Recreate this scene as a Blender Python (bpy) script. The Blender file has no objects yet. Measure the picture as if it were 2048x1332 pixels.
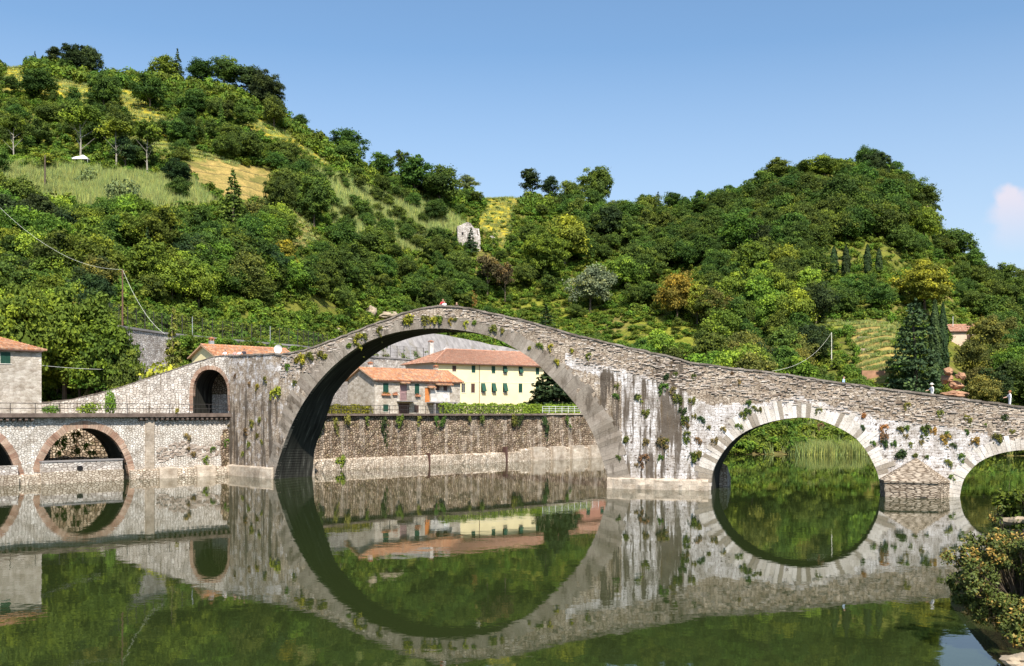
import bpy, bmesh, math, random
import numpy as np
from mathutils import Vector, Matrix, noise
R = math.radians
random.seed(7)
rng = np.random.default_rng(11)
scene = bpy.context.scene
COL = scene.collection

# ------------------------------------------------------------------ camera, sky, sun, exposure
F = 2000.0; CX = 1024.0; HY = 826.0; EYE = 7.0          # photograph pixels, eye height above the water
cam_data = bpy.data.cameras.new('camera'); cam = bpy.data.objects.new('camera', cam_data); COL.objects.link(cam)
cam.location = (0, 0, EYE); cam.rotation_euler = (R(90), 0, 0)
cam_data.sensor_width = 36; cam_data.lens = 36 * F / 2048; cam_data.shift_y = (HY - 666) / 2048
cam_data.clip_start = 0.3; cam_data.clip_end = 6000
scene.camera = cam

SUN_EL, SUN_AZ = 50.0, 14.0       # azimuth: degrees to the right of straight behind the camera
world = bpy.data.worlds.new('World'); scene.world = world; world.use_nodes = True
nt = world.node_tree; nt.nodes.clear()
out = nt.nodes.new('ShaderNodeOutputWorld'); bg = nt.nodes.new('ShaderNodeBackground')
sky = nt.nodes.new('ShaderNodeTexSky'); sky.sky_type = 'NISHITA'; sky.sun_disc = False
sky.sun_elevation = R(SUN_EL); sky.sun_rotation = R(180 - SUN_AZ)
sky.air_density = 1.0; sky.dust_density = 1.6; sky.ozone_density = 1.4; sky.altitude = 100
bg.inputs['Strength'].default_value = 0.115
tc = nt.nodes.new('ShaderNodeTexCoord')
def wn(t, **k):
    n = nt.nodes.new(t)
    for a, b in k.items(): setattr(n, a, b)
    return n
def wl(a, b): nt.links.new(a, b)
# a cumulus cloud low in the sky on the right, in sky directions
def cloud_lobe(px, py, r):
    d = Vector(((px - CX) / F, 1, (HY - py) / F)).normalized()
    vd = wn('ShaderNodeVectorMath', operation='DISTANCE'); wl(warp.outputs[0], vd.inputs[0]); vd.inputs[1].default_value = d
    m = wn('ShaderNodeMapRange'); m.interpolation_type = 'SMOOTHSTEP'
    m.inputs['From Min'].default_value = r * 1.25; m.inputs['From Max'].default_value = r * 0.55
    wl(vd.outputs['Value'], m.inputs['Value']); return m.outputs[0]
nz = wn('ShaderNodeTexNoise'); nz.inputs['Scale'].default_value = 60; nz.inputs['Detail'].default_value = 6
wl(tc.outputs['Generated'], nz.inputs['Vector'])
sub = wn('ShaderNodeVectorMath', operation='SUBTRACT'); wl(nz.outputs['Color'], sub.inputs[0]); sub.inputs[1].default_value = (.5, .5, .5)
scl = wn('ShaderNodeVectorMath', operation='SCALE'); wl(sub.outputs[0], scl.inputs[0]); scl.inputs['Scale'].default_value = 0.016
warp = wn('ShaderNodeVectorMath', operation='ADD'); wl(tc.outputs['Generated'], warp.inputs[0]); wl(scl.outputs[0], warp.inputs[1])
acc = None
for (px, py, r) in [(2014, 398, .012), (2028, 425, .020), (2052, 450, .026), (2085, 470, .035), (2045, 480, .024), (2120, 500, .04)]:
    o = cloud_lobe(px, py, r)
    if acc is None: acc = o
    else:
        mx = wn('ShaderNodeMath', operation='MAXIMUM'); wl(acc, mx.inputs[0]); wl(o, mx.inputs[1]); acc = mx.outputs[0]
sep = wn('ShaderNodeSeparateXYZ'); wl(tc.outputs['Generated'], sep.inputs[0])
fade = wn('ShaderNodeMapRange'); fade.inputs['From Min'].default_value = .14; fade.inputs['From Max'].default_value = .19
wl(sep.outputs['Z'], fade.inputs['Value'])
ml = wn('ShaderNodeMath', operation='MULTIPLY'); wl(acc, ml.inputs[0]); wl(fade.outputs[0], ml.inputs[1])
m2 = wn('ShaderNodeMath', operation='MULTIPLY'); wl(ml.outputs[0], m2.inputs[0]); m2.inputs[1].default_value = .8
# thin summer veil near the horizon
veil = wn('ShaderNodeMapRange'); veil.inputs['From Min'].default_value = .34; veil.inputs['From Max'].default_value = .0
veil.inputs['To Max'].default_value = .72; wl(sep.outputs['Z'], veil.inputs['Value'])
mv = wn('ShaderNodeMixRGB'); wl(veil.outputs[0], mv.inputs['Fac']); tint_ = wn('ShaderNodeMixRGB', blend_type='MULTIPLY'); tint_.inputs['Fac'].default_value = 1; wl(sky.outputs[0], tint_.inputs['Color1']); tint_.inputs['Color2'].default_value = (.84, .99, 1.05, 1); wl(tint_.outputs[0], mv.inputs['Color1']); mv.inputs['Color2'].default_value = (4.1, 4.4, 5.1, 1)
mc = wn('ShaderNodeMixRGB'); wl(m2.outputs[0], mc.inputs['Fac']); wl(mv.outputs[0], mc.inputs['Color1']); mc.inputs['Color2'].default_value = (5.0, 4.55, 5.0, 1)
wl(mc.outputs[0], bg.inputs['Color']); wl(bg.outputs[0], out.inputs['Surface'])

sd = bpy.data.lights.new('sun', 'SUN'); sd.energy = 5.0; sd.angle = R(.5); sd.color = (1, .93, .82)
sun = bpy.data.objects.new('sun', sd); COL.objects.link(sun)
sdir = Vector((math.cos(R(SUN_EL)) * math.sin(R(SUN_AZ)), -math.cos(R(SUN_EL)) * math.cos(R(SUN_AZ)), math.sin(R(SUN_EL))))
sun.rotation_euler = sdir.to_track_quat('Z', 'Y').to_euler()
scene.view_settings.view_transform = 'Standard'; scene.view_settings.look = 'None'
scene.view_settings.exposure = 0.64; scene.view_settings.gamma = 1.0
scene.cycles.max_bounces = 6; scene.cycles.diffuse_bounces = 3; scene.cycles.glossy_bounces = 3
scene.cycles.transmission_bounces = 2; scene.cycles.transparent_max_bounces = 4
scene.cycles.caustics_reflective = False; scene.cycles.caustics_refractive = False

# ------------------------------------------------------------------ helpers
def P(px, py, d): return Vector(((px - CX) / F * d, d, EYE + (HY - py) / F * d))

def tag(o, label=None, cat=None, group=None, kind=None):
    if label: o['label'] = label
    if cat: o['category'] = cat
    if group: o['group'] = group
    if kind: o['kind'] = kind
    return o
def thing(name, label, cat, loc=(0, 0, 0), rz=0, group=None):
    o = bpy.data.objects.new(name, None); COL.objects.link(o); o.empty_display_size = .3
    o.location = loc; o.rotation_euler = (0, 0, rz)
    return tag(o, label, cat, group)
def structure(o): o['kind'] = 'structure'; return o
def copy_tree(o, parent=None):
    c = o.copy(); COL.objects.link(c)
    if parent: c.parent = parent
    for ch in o.children: copy_tree(ch, c)
    return c

class MB:
    """collects vertices and faces; UVs in metres (u along, v up) come from each face"""
    def __init__(s): s.v = []; s.f = []; s.uv = []; s.m = []; s.col = []
    def face(s, pts, uv=None, m=0, col=None):
        n = len(s.v); s.v += [tuple(p) for p in pts]; s.f.append(tuple(range(n, n + len(pts)))); s.m.append(m)
        if uv is None:
            a, b, c = Vector(pts[0]), Vector(pts[1]), Vector(pts[2]); nn = (b - a).cross(c - a)
            if nn.length > 0: nn.normalize()
            if abs(nn.z) > .8: uv = [(p[0], p[1]) for p in pts]
            else:
                t = Vector((-nn.y, nn.x, 0))
                if t.length > 0: t.normalize()
                w = nn.cross(t) if abs(nn.z) > .15 else Vector((0, 0, 1))
                if w.z < 0: w = -w
                uv = [(Vector(p).dot(t), Vector(p).dot(w)) for p in pts]
        s.uv.append(uv); s.col.append(col if col is not None else 1.0)
    def box(s, x0, y0, z0, x1, y1, z1, m=0, M=None, col=None):
        c = [Vector((x, y, z)) for z in (z0, z1) for y in (y0, y1) for x in (x0, x1)]
        if M is not None: c = [M @ p for p in c]
        for q in ((0, 2, 3, 1), (4, 5, 7, 6), (0, 1, 5, 4), (2, 6, 7, 3), (0, 4, 6, 2), (1, 3, 7, 5)):
            s.face([c[i] for i in q], m=m, col=col)
    def hexa(s, c, m=0, col=None):
        # c: 0-3 front loop, 4-7 back loop
        for q in ((0, 1, 2, 3), (7, 6, 5, 4), (0, 4, 5, 1), (1, 5, 6, 2), (2, 6, 7, 3), (3, 7, 4, 0)):
            s.face([c[i] for i in q], m=m, col=col)
    def tube(s, pts, r, n=6, m=0, caps=True, col=None):
        pts = [Vector(p) for p in pts]
        rr = r if isinstance(r, (list, tuple)) else [r] * len(pts)
        rings = []
        for i, p in enumerate(pts):
            t = (pts[min(i + 1, len(pts) - 1)] - pts[max(i - 1, 0)])
            if t.length < 1e-9: t = Vector((0, 0, 1))
            t.normalize()
            a = Vector((0, 0, 1)) if abs(t.z) < .9 else Vector((1, 0, 0))
            x = t.cross(a).normalized(); y = t.cross(x)
            rings.append([p + (x * math.cos(2 * math.pi * k / n) + y * math.sin(2 * math.pi * k / n)) * rr[i] for k in range(n)])
        for i in range(len(rings) - 1):
            for k in range(n):
                a, b = rings[i], rings[i + 1]; k2 = (k + 1) % n
                s.face([a[k], b[k], b[k2], a[k2]], m=m, col=col)
        if caps:
            s.face(rings[0], m=m, col=col); s.face(rings[-1][::-1], m=m, col=col)
    def build(s, name, mats, parent=None, smooth=False, merge=False):
        me = bpy.data.meshes.new(name); me.from_pydata(s.v, [], s.f)
        for mt in (mats if isinstance(mats, (list, tuple)) else [mats]): me.materials.append(mt)
        uvl = me.uv_layers.new(name='UVMap'); flat = [c for f in s.uv for p in f for c in p]
        uvl.data.foreach_set('uv', flat)
        me.polygons.foreach_set('material_index', s.m)
        a = me.attributes.new('tone', 'FLOAT', 'FACE'); a.data.foreach_set('value', [float(c) for c in s.col])
        if smooth: me.polygons.foreach_set('use_smooth', [True] * len(s.f))
        if merge:
            bm = bmesh.new(); bm.from_mesh(me); bmesh.ops.remove_doubles(bm, verts=bm.verts, dist=1e-4); bm.to_mesh(me); bm.free()
        me.update()
        o = bpy.data.objects.new(name, me); COL.objects.link(o)
        if parent: o.parent = parent
        return o

def grid_object(name, V, uv, faces, mat, parent=None, attrs=None, smooth=False, colattr=None):
    me = bpy.data.meshes.new(name); me.from_pydata(V, [], faces); me.materials.append(mat)
    me.update()
    li = np.empty(len(me.loops), dtype=np.int32); me.loops.foreach_get('vertex_index', li)
    if uv is not None:
        l = me.uv_layers.new(name='UVMap'); l.data.foreach_set('uv', np.asarray(uv, dtype=np.float32)[li].ravel())
    for k, a in (attrs or {}).items():
        at = me.attributes.new(k, 'FLOAT', 'POINT'); at.data.foreach_set('value', np.asarray(a, dtype=np.float32))
    if colattr is not None:
        at = me.attributes.new('Col', 'FLOAT_COLOR', 'POINT'); at.data.foreach_set('color', np.asarray(colattr, dtype=np.float32).ravel())
    if smooth: me.polygons.foreach_set('use_smooth', [True] * len(me.polygons))
    o = bpy.data.objects.new(name, me); COL.objects.link(o)
    if parent: o.parent = parent
    return o

# ------------------------------------------------------------------ materials
class NT:
    def __init__(s, name):
        s.mat = bpy.data.materials.new(name); s.mat.use_nodes = True; s.t = s.mat.node_tree; s.t.nodes.clear()
        s.out = s.t.nodes.new('ShaderNodeOutputMaterial'); s.b = s.t.nodes.new('ShaderNodeBsdfPrincipled')
        s.t.links.new(s.b.outputs[0], s.out.inputs['Surface'])
        s.b.inputs['Specular IOR Level'].default_value = .25
    def n(s, typ, props=None, **ins):
        nd = s.t.nodes.new(typ)
        for k, v in (props or {}).items(): setattr(nd, k, v)
        for k, v in ins.items():
            k = k.replace('_', ' ')
            s.set(nd, k, v)
        return nd
    def set(s, nd, k, v):
        try: i = int(k); sock = nd.inputs[i]
        except ValueError: sock = nd.inputs[k]
        if hasattr(v, 'is_output') or isinstance(v, bpy.types.NodeSocket): s.t.links.new(v, sock)
        else:
            if isinstance(v, (tuple, list)) and len(v) == 3 and sock.type == 'RGBA': v = (*v, 1)
            sock.default_value = v
    def math(s, op, a, b=0.0, c=None, clamp=False):
        nd = s.t.nodes.new('ShaderNodeMath'); nd.operation = op; nd.use_clamp = clamp
        s.set(nd, '0', a); s.set(nd, '1', b)
        if c is not None: s.set(nd, '2', c)
        return nd.outputs[0]
    def mix(s, fac, a, b, mode='MIX'):
        nd = s.t.nodes.new('ShaderNodeMixRGB'); nd.blend_type = mode
        s.set(nd, 'Fac', fac); s.set(nd, 'Color1', a); s.set(nd, 'Color2', b); return nd.outputs[0]
    def uv(s, sx=1, sy=1):
        u = s.t.nodes.new('ShaderNodeUVMap'); u.uv_map = 'UVMap'
        m = s.t.nodes.new('ShaderNodeMapping'); m.inputs['Scale'].default_value = (sx, sy, 1); s.t.links.new(u.outputs[0], m.inputs['Vector'])
        return m.outputs[0]
    def obj(s, sc=(1, 1, 1)):
        u = s.t.nodes.new('ShaderNodeTexCoord')
        m = s.t.nodes.new('ShaderNodeMapping'); m.inputs['Scale'].default_value = sc; s.t.links.new(u.outputs['Object'], m.inputs['Vector'])
        return m.outputs[0]
    def noise(s, vec, scale, detail=3, rough=.6):
        return s.n('ShaderNodeTexNoise', Vector=vec, Scale=scale, Detail=detail, Roughness=rough).outputs['Fac']
    def ramp(s, fac, stops, interp='LINEAR'):
        nd = s.t.nodes.new('ShaderNodeValToRGB'); cr = nd.color_ramp; cr.interpolation = interp
        while len(cr.elements) < len(stops): cr.elements.new(.5)
        for e, (p, c) in zip(cr.elements, stops):
            e.position = p; e.color = (*c, 1) if isinstance(c, (tuple, list)) else (c, c, c, 1)
        s.set(nd, 'Fac', fac); return nd.outputs[0]
    def step(s, v, a, b):
        return s.n('ShaderNodeMapRange', {'interpolation_type': 'SMOOTHSTEP'}, **{'Value': v, 'From_Min': a, 'From_Max': b}).outputs[0]
    def attr(s, name):
        a = s.t.nodes.new('ShaderNodeAttribute'); a.attribute_name = name; return a
    def bump(s, h, strength, dist):
        nd = s.n('ShaderNodeBump', Height=h, Strength=strength, Distance=dist); s.t.links.new(nd.outputs[0], s.b.inputs['Normal']); return nd
    def done(s, col=None, rough=.9, **k):
        if col is not None: s.set(s.b, 'Base Color', col)
        s.set(s.b, 'Roughness', rough)
        for a, b in k.items(): s.set(s.b, a.replace('_', ' '), b)
        return s.mat

def simple(name, col, rough=.8, var=.25, scale=3.0, bump=0, metallic=0, spec=.25):
    t = NT(name); nz = t.noise(t.obj(), scale, 4)
    c = t.mix(1.0, col, t.ramp(nz, [(.3, 1 - var), (.7, 1 + var * .5)]), 'MULTIPLY')
    if bump: t.bump(nz, .6, bump)
    t.b.inputs['Metallic'].default_value = metallic
    return t.done(c, rough, Specular_IOR_Level=spec)

def stone(name, cols, mortar, cw=.45, ch=.18, mortar_w=.1, warp=.12, white=False, streak=0.0, streak_col=(.13, .11, .092),
          bump=.05, big=.35, tint=None, moss=0.0):
    """irregular rubble masonry; UV in metres. optional per-vertex masks: white (lime crust), streak (dark drips)"""
    t = NT(name); uvn = t.t.nodes.new('ShaderNodeUVMap'); uvn.uv_map = 'UVMap'
    wz = t.n('ShaderNodeTexNoise', Vector=uvn.outputs[0], Scale=1.6, Detail=2)
    sb = t.n('ShaderNodeVectorMath', {'operation': 'SUBTRACT'}); t.set(sb, '0', wz.outputs['Color']); sb.inputs[1].default_value = (.5, .5, .5)
    sc = t.n('ShaderNodeVectorMath', {'operation': 'SCALE'}, Scale=warp * 2); t.set(sc, '0', sb.outputs[0])
    ad = t.n('ShaderNodeVectorMath', {'operation': 'ADD'}); t.set(ad, '0', uvn.outputs[0]); t.set(ad, '1', sc.outputs[0])
    mp = t.n('ShaderNodeMapping', Vector=ad.outputs[0]); mp.inputs['Scale'].default_value = (1 / cw, 1 / ch, 1)
    vo = t.n('ShaderNodeTexVoronoi', {'voronoi_dimensions': '2D', 'feature': 'F1'}, Vector=mp.outputs[0], Scale=1.0, Randomness=.85)
    ve = t.n('ShaderNodeTexVoronoi', {'voronoi_dimensions': '2D', 'feature': 'DISTANCE_TO_EDGE'}, Vector=mp.outputs[0], Scale=1.0, Randomness=.85)
    cell = t.n('ShaderNodeSeparateColor', Color=vo.outputs['Color'])
    k = len(cols)
    c = t.ramp(cell.outputs[0], [(i / max(1, k - 1), cc) for i, cc in enumerate(cols)])
    fine = t.noise(uvn.outputs[0], 9, 5, .7)
    c = t.mix(1.0, c, t.ramp(fine, [(.25, .68), (.75, 1.22)]), 'MULTIPLY')
    lg = t.noise(uvn.outputs[0], .33, 4, .65)
    c = t.mix(1.0, c, t.ramp(lg, [(.3, 1 - big), (.7, 1 + big * .6)]), 'MULTIPLY')
    edge = t.step(ve.outputs['Distance'], mortar_w * .25, mortar_w)
    if white:
        wm = t.attr('white').outputs['Fac']
        wn_ = t.noise(t.uv(.9, .7), 1.4, 5, .7)
        w = t.step(t.math('ADD', wm, t.math('MULTIPLY', t.math('SUBTRACT', wn_, .5), 1.7)), .42, .62)
        courses = t.n('ShaderNodeTexBrick', Vector=ad.outputs[0], Scale=1.0, Mortar_Size=.016, Brick_Width=.62, Row_Height=.26,
                      Color1=(.80, .79, .81), Color2=(.62, .60, .59), Mortar=(.36, .33, .30))
        wc = t.mix(1.0, courses.outputs['Color'], t.ramp(fine, [(.25, .5), (.6, 1.12)]), 'MULTIPLY')
        wc = t.mix(1.0, wc, t.ramp(t.noise(t.uv(.6, .35), 1.3, 6, .75), [(.34, (.58, .54, .49)), (.55, (1.05, 1.05, 1.07))]), 'MULTIPLY')
        blot = t.noise(t.uv(1.6, 2.0), 1.7, 4, .6)
        wc = t.mix(t.step(blot, .57, .66), wc, (.16, .13, .11)); wc = t.mix(t.step(t.noise(t.uv(2.2, 3.4), 1.7, 3, .6), .62, .67), wc, (.07, .06, .05))
        c = t.mix(w, c, wc)
        edge2 = t.mix(w, edge, (1, 1, 1)); edge_f = edge2
    else: edge_f = edge
    c = t.mix(edge_f, mortar, c)
    if streak:
        sn = t.noise(t.uv(.9, .07), 1.5, 6, .68)
        sa = t.attr('streak').outputs['Fac'] if white else 1.0
        ex = t.math('MULTIPLY', t.math('MAXIMUM', t.math('SUBTRACT', sa, 1.0), 0.0), .085)
        s_ = t.math('MULTIPLY', t.step(t.math('ADD', sn, ex), .50, .60), t.math('MULTIPLY', t.math('MINIMUM', sa, 1.0), streak), clamp=True)
        c = t.mix(s_, c, streak_col)
        sn2 = t.noise(t.uv(2.6, .16), 1.3, 4, .6)
        s2 = t.math('MULTIPLY', t.step(sn2, .55, .68), t.math('MULTIPLY', t.math('MINIMUM', sa, 1.0), .8), clamp=True)
        c = t.mix(s2, c, (.17, .13, .085))
    if moss:
        mn = t.noise(t.uv(.8, 1.2), 1.1, 5, .7)
        c = t.mix(t.math('MULTIPLY', t.step(mn, .58, .68), moss), c, (.075, .08, .022))
    c = t.mix(1.0, c, t.ramp(t.noise(uvn.outputs[0], .9, 6, .75), [(.35, (.66, .60, .54)), (.62, (1.12, 1.10, 1.08))]), 'MULTIPLY')
    if tint: c = t.mix(1.0, c, tint, 'MULTIPLY')
    h = t.math('ADD', t.math('MULTIPLY', edge_f, .8), t.math('MULTIPLY', fine, .7))
    t.bump(h, .9, bump)
    return t.done(c, .95, Specular_IOR_Level=.1)

M = {}
M['bridge'] = stone('bridge_rubble', [(.34, .27, .21), (.50, .42, .34), (.64, .56, .47), (.44, .37, .30)], (.20, .16, .13), .36, .125, .13, .16,
                    white=True, streak=1.0, bump=.07, big=.25)
M['pier'] = stone('pier_masonry', [(.40, .36, .32), (.56, .51, .46), (.68, .64, .58)], (.13, .11, .09), .55, .22, .10,
                  white=True, streak=1.0, streak_col=(.07, .06, .045), bump=.06, moss=.5)
M['ramp'] = stone('ramp_rubble', [(.50, .47, .44), (.70, .66, .62), (.82, .79, .75)], (.20, .17, .15), .42, .26, .10, bump=.05, big=.2, streak=.25)
M['viaduct'] = stone('viaduct_rubble', [(.52, .49, .45), (.74, .71, .67), (.80, .77, .74)], (.34, .31, .28), .30, .20, .14, bump=.07, big=.18, moss=.25)
M['retaining'] = stone('retaining_stone', [(.42, .39, .37), (.66, .63, .60), (.76, .73, .70)], (.30, .26, .24), .48, .26, .12, bump=.08, big=.25, moss=.3)
M['embank'] = stone('embankment_rubble', [(.20, .145, .10), (.34, .255, .19), (.50, .41, .32), (.36, .29, .18)], (.10, .075, .055), .34, .30, .22, bump=.12,
                    big=.35, streak=.4, streak_col=(.56, .50, .44), moss=.3)
M['plinth'] = stone('plinth_rubble', [(.44, .38, .31), (.62, .55, .46), (.72, .65, .56)], (.27, .21, .16), .36, .18, .15, bump=.08, big=.2)
M['plinth_smooth'] = stone('plinth_render', [(.50, .43, .36), (.55, .48, .40), (.60, .53, .45)], (.50, .43, .36), 1.6, .4, .03, bump=.03, big=.45)
M['cutwater'] = stone('cutwater_stone', [(.36, .30, .24), (.52, .45, .37), (.62, .54, .45)], (.14, .11, .085), .6, .13, .2, bump=.06)
M['house_stone'] = stone('house_stone', [(.40, .36, .31), (.55, .51, .45), (.62, .58, .53)], (.46, .42, .37), .55, .28, .10, bump=.03, big=.2, warp=.2)
M['rockface'] = stone('rock_face', [(.40, .33, .25), (.52, .44, .35), (.36, .32, .28)], (.2, .16, .12), 1.4, .9, .12, bump=.15, big=.4, moss=.6)
M['brownwall'] = stone('inner_rubble', [(.22, .16, .11), (.42, .34, .25), (.54, .46, .36)], (.06, .045, .03), .4, .3, .2, bump=.08, big=.4, moss=.6)

def ring_mat(name, cols, weather=.5, dark=(.10, .09, .08)):
    t = NT(name); tone = t.attr('tone').outputs['Fac']
    c = t.ramp(tone, [(i / (len(cols) - 1), cc) for i, cc in enumerate(cols)])
    f = t.noise(t.uv(1, 1), 7, 5, .7); c = t.mix(1.0, c, t.ramp(f, [(.25, .7), (.75, 1.2)]), 'MULTIPLY')
    lg = t.noise(t.uv(1, .35), 1.2, 5, .65)
    c = t.mix(t.math('MULTIPLY', t.step(lg, .5, .66), weather), c, dark)
    c = t.mix(1.0, c, t.ramp(t.noise(t.uv(.5, .4), .8, 5, .7), [(.3, (.62, .56, .50)), (.65, (1.15, 1.13, 1.12))]), 'MULTIPLY')
    t.bump(f, .8, .05)
    return t.done(c, .95, Specular_IOR_Level=.1)
M['ring_grey'] = ring_mat('arch_ring_grey', [(.25, .222, .19), (.30, .268, .23), (.36, .32, .28), (.25, .22, .19)], .9, (.14, .12, .10))
M['ring_white'] = ring_mat('arch_ring_white', [(.36, .32, .27), (.60, .56, .51), (.72, .69, .65), (.77, .74, .71), (.34, .30, .25)], .35, (.3, .26, .22))
M['brick'] = ring_mat('brick_ring', [(.32, .20, .15), (.43, .29, .22), (.50, .38, .30), (.36, .25, .19)], .3, (.14, .11, .09))
M['coping'] = ring_mat('coping_slate', [(.18, .155, .14), (.26, .23, .20), (.34, .30, .27)], .4, (.12, .11, .09))
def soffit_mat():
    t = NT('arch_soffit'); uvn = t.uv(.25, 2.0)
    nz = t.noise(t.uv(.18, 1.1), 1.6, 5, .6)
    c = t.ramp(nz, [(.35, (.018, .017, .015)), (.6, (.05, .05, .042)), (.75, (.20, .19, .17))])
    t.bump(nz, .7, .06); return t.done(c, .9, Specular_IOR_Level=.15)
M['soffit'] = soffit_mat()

def tile_mat(name, a, b, c_):
    t = NT(name); uvn = t.t.nodes.new('ShaderNodeUVMap'); uvn.uv_map = 'UVMap'
    fl = t.n('ShaderNodeVectorMath', {'operation': 'SNAP'}); t.set(fl, '0', uvn.outputs[0]); fl.inputs[1].default_value = (.22, .38, 1)
    wn_ = t.n('ShaderNodeTexWhiteNoise', {'noise_dimensions': '2D'}, Vector=fl.outputs[0])
    c = t.ramp(wn_.outputs['Value'], [(0, a), (.5, b), (.85, c_), (1, (.30, .22, .18))])
    f = t.noise(uvn.outputs[0], 1.1, 5, .7); c = t.mix(t.step(f, .42, .72), c, (.34, .20, .15)); c = t.mix(1.0, c, t.ramp(t.noise(uvn.outputs[0], 3.5, 4), [(.3, .65), (.7, 1.2)]), 'MULTIPLY')
    t.bump(t.noise(uvn.outputs[0], 14, 3), .5, .02)
    return t.done(c, .9, Specular_IOR_Level=.1)
M['tiles'] = tile_mat('roof_tiles', (.48, .19, .09), (.62, .30, .15), (.66, .42, .27))
M['tiles_pink'] = tile_mat('roof_tiles_faded', (.46, .21, .14), (.56, .30, .20), (.62, .40, .30))
M['yellow'] = simple('yellow_plaster', (.82, .71, .43), .9, .12, .45)
M['shadedplaster'] = simple('shaded_side_plaster', (.56, .54, .52), .9, .12, .6)  # yellow house side walls: their dim grazing light is painted in as grey
M['pinkplaster'] = simple('pink_plaster', (.66, .50, .38), .9, .1, .6)
M['white'] = simple('white_plaster', (.60, .57, .53), .9, .35, 1.2)
M['redplaster'] = simple('red_plaster', (.42, .20, .15), .9, .1, .6)
M['shutter'] = simple('green_shutter', (.02, .075, .05), .6, .2, 6)
M['brownshut'] = simple('brown_shutter', (.10, .055, .045), .6, .2, 6)
M['dark'] = simple('opening_shade_paint', (.015, .014, .014), .5, .1, 3)  # near-black colour standing in for the shade inside openings
M['glass'] = simple('window_glass', (.03, .035, .04), .12, .1, 3, spec=.5)
M['frame'] = simple('window_frame', (.62, .58, .52), .7, .1, 5)
M['orange'] = simple('orange_door', (.55, .20, .06), .7, .15, 6)
M['mauve'] = simple('mauve_door', (.32, .20, .20), .7, .15, 6)
M['iron'] = simple('dark_iron', (.045, .04, .038), .7, .3, 6)
M['rust'] = simple('rusty_iron', (.15, .085, .06), .85, .4, 6)
M['galv'] = simple('galvanised_steel', (.42, .44, .45), .5, .2, 6, metallic=.4)
M['whitepaint'] = simple('white_paint', (.72, .72, .72), .6, .1, 5)
M['palepole'] = simple('pale_pole', (.62, .60, .50), .7, .1, 5)
M['cable'] = simple('pale_cable', (.62, .62, .56), .7, .1, 5)
M['concrete'] = simple('grey_concrete', (.27, .25, .245), .9, .25, .35, bump=.03)
M['deckedge'] = simple('deck_edge', (.16, .12, .10), .9, .45, 1.2, bump=.03)
M['bark'] = simple('bark', (.12, .09, .065), .95, .35, 2.5)
M['palebark'] = simple('pale_bark', (.34, .31, .26), .95, .3, 2.5)
M['rock'] = simple('rock', (.36, .29, .21), .95, .45, 1.3, bump=.12)
M['redrock'] = simple('terracotta_rock', (.36, .20, .12), .95, .4, .7, bump=.15)
M['terra'] = simple('terracotta', (.5, .22, .12), .85, .2, 5)
M['flower'] = simple('orange_flower', (.55, .16, .06), .8, .4, 8)
def slope_mat():
    t = NT('sprayed_concrete'); o = t.obj((1.2, 1.2, .18)); n1 = t.noise(o, .8, 5, .7); n2 = t.noise(t.obj(), .25, 5, .7)
    c = t.ramp(n1, [(.3, (.16, .15, .15)), (.7, (.34, .32, .315))]); c = t.mix(t.step(n2, .52, .66), c, (.20, .18, .15)); t.bump(n1, .7, .15); return t.done(c, .95)
M['slope'] = slope_mat()
M['asphalt'] = simple('asphalt', (.11, .105, .10), .95, .25, 1.0)
M['cloth'] = simple('white_canvas', (.80, .80, .82), .9, .05, 3)
# ------------------------------------------------------------------ foliage material (own colour comes from the object colour)
def leaf_mat(name, hue_var=.06, trans=.30):
    t = NT(name)
    oi = t.t.nodes.new('ShaderNodeObjectInfo')
    tone = t.attr('tone').outputs['Fac']
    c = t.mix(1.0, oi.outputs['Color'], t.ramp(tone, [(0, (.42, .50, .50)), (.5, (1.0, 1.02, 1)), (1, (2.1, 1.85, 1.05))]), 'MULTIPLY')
    hv = t.n('ShaderNodeHueSaturation', Color=c)
    t.set(hv, 'Hue', t.math('ADD', .5 - hue_var / 2, t.math('MULTIPLY', oi.outputs['Random'], hue_var)))
    rnd2 = t.math('FRACT', t.math('MULTIPLY', oi.outputs['Random'], 17.3))
    t.set(hv, 'Value', t.math('ADD', .72, t.math('MULTIPLY', rnd2, .56)))
    c = hv.outputs[0]
    t.set(t.b, 'Base Color', c); t.b.inputs['Roughness'].default_value = .75; t.b.inputs['Specular IOR Level'].default_value = .2
    tr = t.n('ShaderNodeBsdfTranslucent', Color=c); mx = t.n('ShaderNodeMixShader', Fac=trans)
    t.t.links.new(t.b.outputs[0], mx.inputs[1]); t.t.links.new(tr.outputs[0], mx.inputs[2])
    t.t.links.new(mx.outputs[0], t.out.inputs['Surface']); return t.mat
M['leaf'] = leaf_mat('leaves')
M['needle'] = leaf_mat('needles', .03, .1)

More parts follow.
